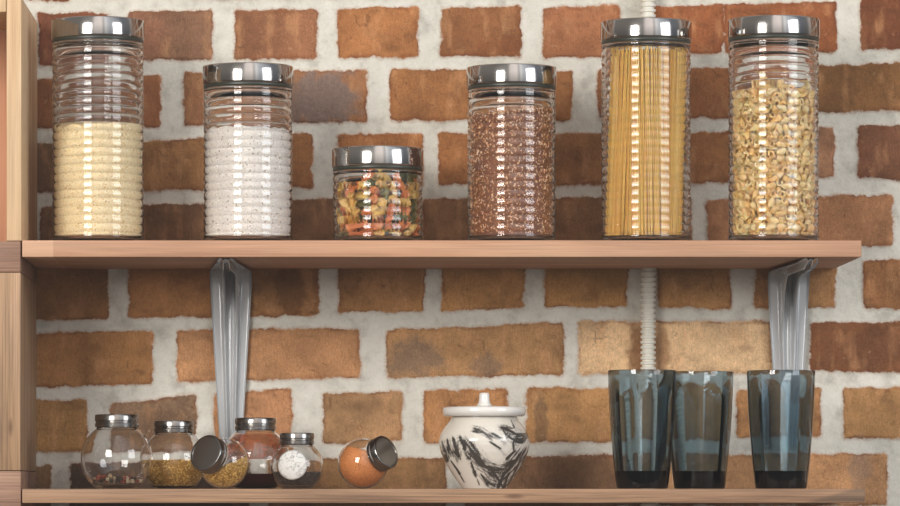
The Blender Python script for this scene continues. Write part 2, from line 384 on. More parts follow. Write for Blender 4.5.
# ================================================================== TALL RIBBED JARS
G_jar = glass('clear_jar_glass', 1.46, (1, 1, 1, 1), 0.0, ((.52, .56, .52, 1), 16.0))
def steel():
    t = NT('brushed_steel')
    n = t.noise(t.coords((60, 60, 900)), 1.0, 2)
    t.bsdf(lin('#adaaa7'), t.ramp(n, [(.3, .09), (.7, .14)]), 1.0)
    return t.m
M_steel = steel()
M_gasket = plain('dark_green_seal', '#2f332b', .35, 0, .1, 60)
PITCH = .0092
def scallop(z, amp):
    q = abs(math.sin(PI * z / PITCH)); return -amp * (1 - q ** .68)
JARS = {}
def ribbed_jar(px, half, py_top, label, yc=.105):
    m = mpp(yc); R = half * m; cx = (px - X0) * m
    ztop = ZC + (Y0 - py_top) * mpp(yc - R); H = ztop - ZT - .0002; LID = .0212
    root = thing('glass_jar', label, 'jar', (cx, yc, ZT + .0002), (0, 0, 0), 'ribbed glass storage jars')
    hb = H - LID - .0074                                   # top of the ribbed wall
    Ro = R - .0006; T = .0016
    outer = [(0, .0012), (Ro * .80, .0008), (Ro * .90, 0.0), (Ro - .003, .0012)]
    nr = int(hb / PITCH); z = .0035; st = 12
    while z < hb: outer.append((Ro + scallop(z - .0035, .0016), z)); z += PITCH / st
    outer += [(Ro - .0005, hb), (Ro - .0002, hb + .002), (Ro - .001, hb + .0032), (Ro - .0035, hb + .0036)]
    inner = [(Ro - .0042, hb + .002), (Ro - .0036, hb)]; z = hb
    zs = []
    z = .0035
    while z < hb: zs.append(z); z += PITCH / st
    for z in reversed(zs):
        if z > .0095: inner.append((Ro - T + scallop(z - .0035, .0009), z))
    inner += [(Ro - T - .0012, .0072), (Ro - T - .0040, .0060), (Ro * .8, .0056), (0, .0055)]
    lathe('jar_body', outer + inner, G_jar, root, 112, ang=70)
    zl = H - LID
    lathe('gasket', [(R - .012, zl - .0036), (R - .0014, zl - .0036), (R - .0008, zl - .0026), (R - .0008, zl - .0010), (R - .0012, zl + .0002), (R - .012, zl + .0002)], M_gasket, root, 96)
    lathe('lid', [(0, zl), (R - .0008, zl), (R, zl + .0006), (R + .0002, zl + .002), (R + .0002, H - .0016), (R - .0004, H - .0004), (R - .0016, H), (R - .006, H), (0, H - .0004)], M_steel, root, 128, ang=50)
    JARS[label] = (cx, yc, ZT + .0002, Ro - T, H, hb)
    return root, cx, yc, Ro - T, hb
def rin(Ri, z): return Ri + scallop(z - .0035, .0012) - .0006
def jar_fill(name, jar, py_level, mat, label, tilt=0., mound=0., rough=.0008, cat='food'):
    """dry goods: a body that follows the inside of the ribbed wall, with a heaped top"""
    root, cx, yc, Ri, hb = jar
    zl = (ZC + (Y0 - py_level) * mpp(yc - Ri)) - ZT
    def ztop(a, r):
        x = r * math.cos(a); y = r * math.sin(a)
        return zl + tilt * x + mound * (1 - (r / Ri) ** 2) + rough * (math.sin(7 * a + 30 * r / Ri) + math.sin(13 * a - 9 * r / Ri)) * (r / Ri)
    prof = [(0, .0062), (Ri * .80, .0066), (Ri - .0034, .0078)]
    z = .0096
    zmax = zl + abs(tilt) * Ri + .004
    while z < zmax: prof.append((rin(Ri, z), z)); z += PITCH / 10
    nwall = len(prof)
    prof += [(rin(Ri, zmax) * q, 9.0) for q in (.96, .9, .8, .65, .5, .35, .2, .1)]
    def fz(a, r, z):
        if z > 8: return r, ztop(a, r)
        zt = ztop(a, Ri)
        return (r, z) if z < zt else (min(r, Ri - .0015), zt)
    prof.append((0, zl + mound))
    o = lathe(name, prof, mat, n=144, loc=root.location, fz=fz, ang=None)
    return tag(o, label, cat, kind='stuff')
def grainy(name, cols, scale, bump=.7, dark=None, sz=.0012, rough=.7):
    t = NT(name); v = t.coords()
    vo = t.n('ShaderNodeTexVoronoi', {'Vector': v, 'Scale': scale})
    r = t.n('ShaderNodeSeparateColor', {0: vo.outputs['Color']}).outputs[0]
    col = t.ramp(r, [(i / (len(cols) - 1), c) for i, c in enumerate(cols)])
    d = vo.outputs['Distance']
    col = t.mix(.8, col, t.mix(1.0, col, t.ramp(d, [(.4, 1.), (.8, .84)]), 'MULTIPLY'))
    if dark:
        g = t.n('ShaderNodeSeparateColor', {0: vo.outputs['Color']}).outputs[1]
        col = t.mix(t.math('GREATER_THAN', g, 1 - dark[1]), col, lin(dark[0]))
    t.bsdf(col, rough, 0, t.bump(t.math('SUBTRACT', 1.0, d), bump, sz))
    return t.m
jA = ribbed_jar(98, 46.4, 15.6, 'tall ribbed glass jar of yellow couscous nearest the wooden upright')
jB = ribbed_jar(248, 45.2, 62.0, 'medium ribbed glass jar of white grains with a steel lid')
jC = ribbed_jar(377.7, 45.6, 145.3, 'short ribbed glass jar of three-coloured spiral pasta')
jD = ribbed_jar(511.5, 44.8, 63.2, 'medium ribbed glass jar of reddish-brown buckwheat')
jE = ribbed_jar(646, 45.4, 17.2, 'tall ribbed glass jar of long spaghetti')
jF = ribbed_jar(773.6, 45.8, 14.6, 'tall ribbed glass jar of short elbow pasta nearest the shelf end')
jar_fill('couscous', jA, 124, grainy('couscous_grains', ['#f0d096', '#f7dda6', '#fcebc4', '#f8e2b2'], 900, .5, ('#c79a55', .035)), 'pale yellow couscous filling the tall jar beside the upright', tilt=.035, mound=.003)
jar_fill('white_grain', jB, 127, grainy('white_grains', ['#ebe0d2', '#f3eae0', '#faf5ee', '#f5ede3'], 760, .6, ('#a8937c', .03)), 'white rice-like grains filling the medium jar', tilt=-.015, mound=.003)

def grains_mesh(pts, size, shape='octa', seed=1, squash=(1, 1, 1)):
    """many small grains as one mesh; pts: list of Vectors"""
    r = random.Random(seed)
    if shape == 'octa':
        V = [Vector(p) for p in ((1, 0, 0), (-.6, .8, 0), (-.6, -.8, 0), (0, 0, 1.1), (0, 0, -1.1))]
        Fc = [(0, 1, 3), (1, 2, 3), (2, 0, 3), (1, 0, 4), (2, 1, 4), (0, 2, 4)]
    else:
        b = bmesh.new(); bmesh.ops.create_icosphere(b, subdivisions=1, radius=1); V = [v.co.copy() for v in b.verts]; b.verts.index_update()
        Fc = [tuple(v.index for v in f.verts) for f in b.faces]; b.free()
    v = []; f = []; cols = []
    for p in pts:
        M = Euler((r.uniform(0, 6.28), r.uniform(0, 6.28), r.uniform(0, 6.28))).to_matrix(); s = size * r.uniform(.8, 1.2); k = len(v)
        for q in V: v.append(p + M @ Vector((q.x * s * squash[0], q.y * s * squash[1], q.z * s * squash[2])))
        f += [tuple(k + i for i in t) for t in Fc]; c = r.random(); cols += [c] * len(V)
    return v, f, cols
def add_grains(o, v, f, cols):
    """join grains (object space) into an existing stuff mesh, with a per-grain shade"""
    me = o.data; v0 = [x.co.copy() for x in me.vertices]; f0 = [tuple(p.vertices) for p in me.polygons]
    n = len(v0); nm = bpy.data.meshes.new(o.name); nm.from_pydata(v0 + list(v), [], f0 + [tuple(n + i for i in t) for t in f]); nm.update()
    a = nm.attributes.new('shade', 'FLOAT', 'POINT'); a.data.foreach_set('value', np.array([.10] * n + cols, dtype=np.float32))
    for m in me.materials: nm.materials.append(m)
    o.data = nm; bpy.data.meshes.remove(me)
def shaded(name, stops, rough=.6):
    t = NT(name); a = t.n('ShaderNodeAttribute', attribute_name='shade').outputs['Fac']
    n = t.noise(t.coords(), 900, 2)
    c = t.ramp(a, stops); t.bsdf(t.mix(.4, c, t.mix(1., c, t.ramp(n, [(.3, .75), (.7, 1.1)]), 'MULTIPLY')), rough); return t.m
bw = jar_fill('buckwheat', jD, 112, shaded('buckwheat_grains', [(0., '#6a3c22'), (.28, '#a5663e'), (.5, '#d3945f'), (.75, '#f0c596'), (1., '#fbe4c8')]), 'reddish-brown buckwheat filling the medium jar', tilt=.07, mound=.004)
root, cx, yc, Ri, hb = jD
zl = (ZC + (Y0 - 112) * mpp(yc - Ri)) - ZT; pts = []; r_ = random.Random(3)
for i in range(8600):
    a = r_.uniform(0, 2 * PI); z = r_.uniform(.0110, zl + .07 * Ri * math.cos(a) + .0005); q = rin(Ri, z) - .0023 - r_.random() * .0006
    pts.append(Vector((q * math.cos(a), q * math.sin(a), z)))
for i in range(1600):
    a = r_.uniform(0, 2 * PI); q = (Ri - .003) * math.sqrt(r_.random()); pts.append(Vector((q * math.cos(a), q * math.sin(a), zl + .07 * q * math.cos(a) + .004 * (1 - (q / Ri) ** 2) + .0006)))
for v in bw.data.vertices:
    v.co.x *= .962; v.co.y *= .962
add_grains(bw, *grains_mesh(pts, .00172, 'octa', 4))

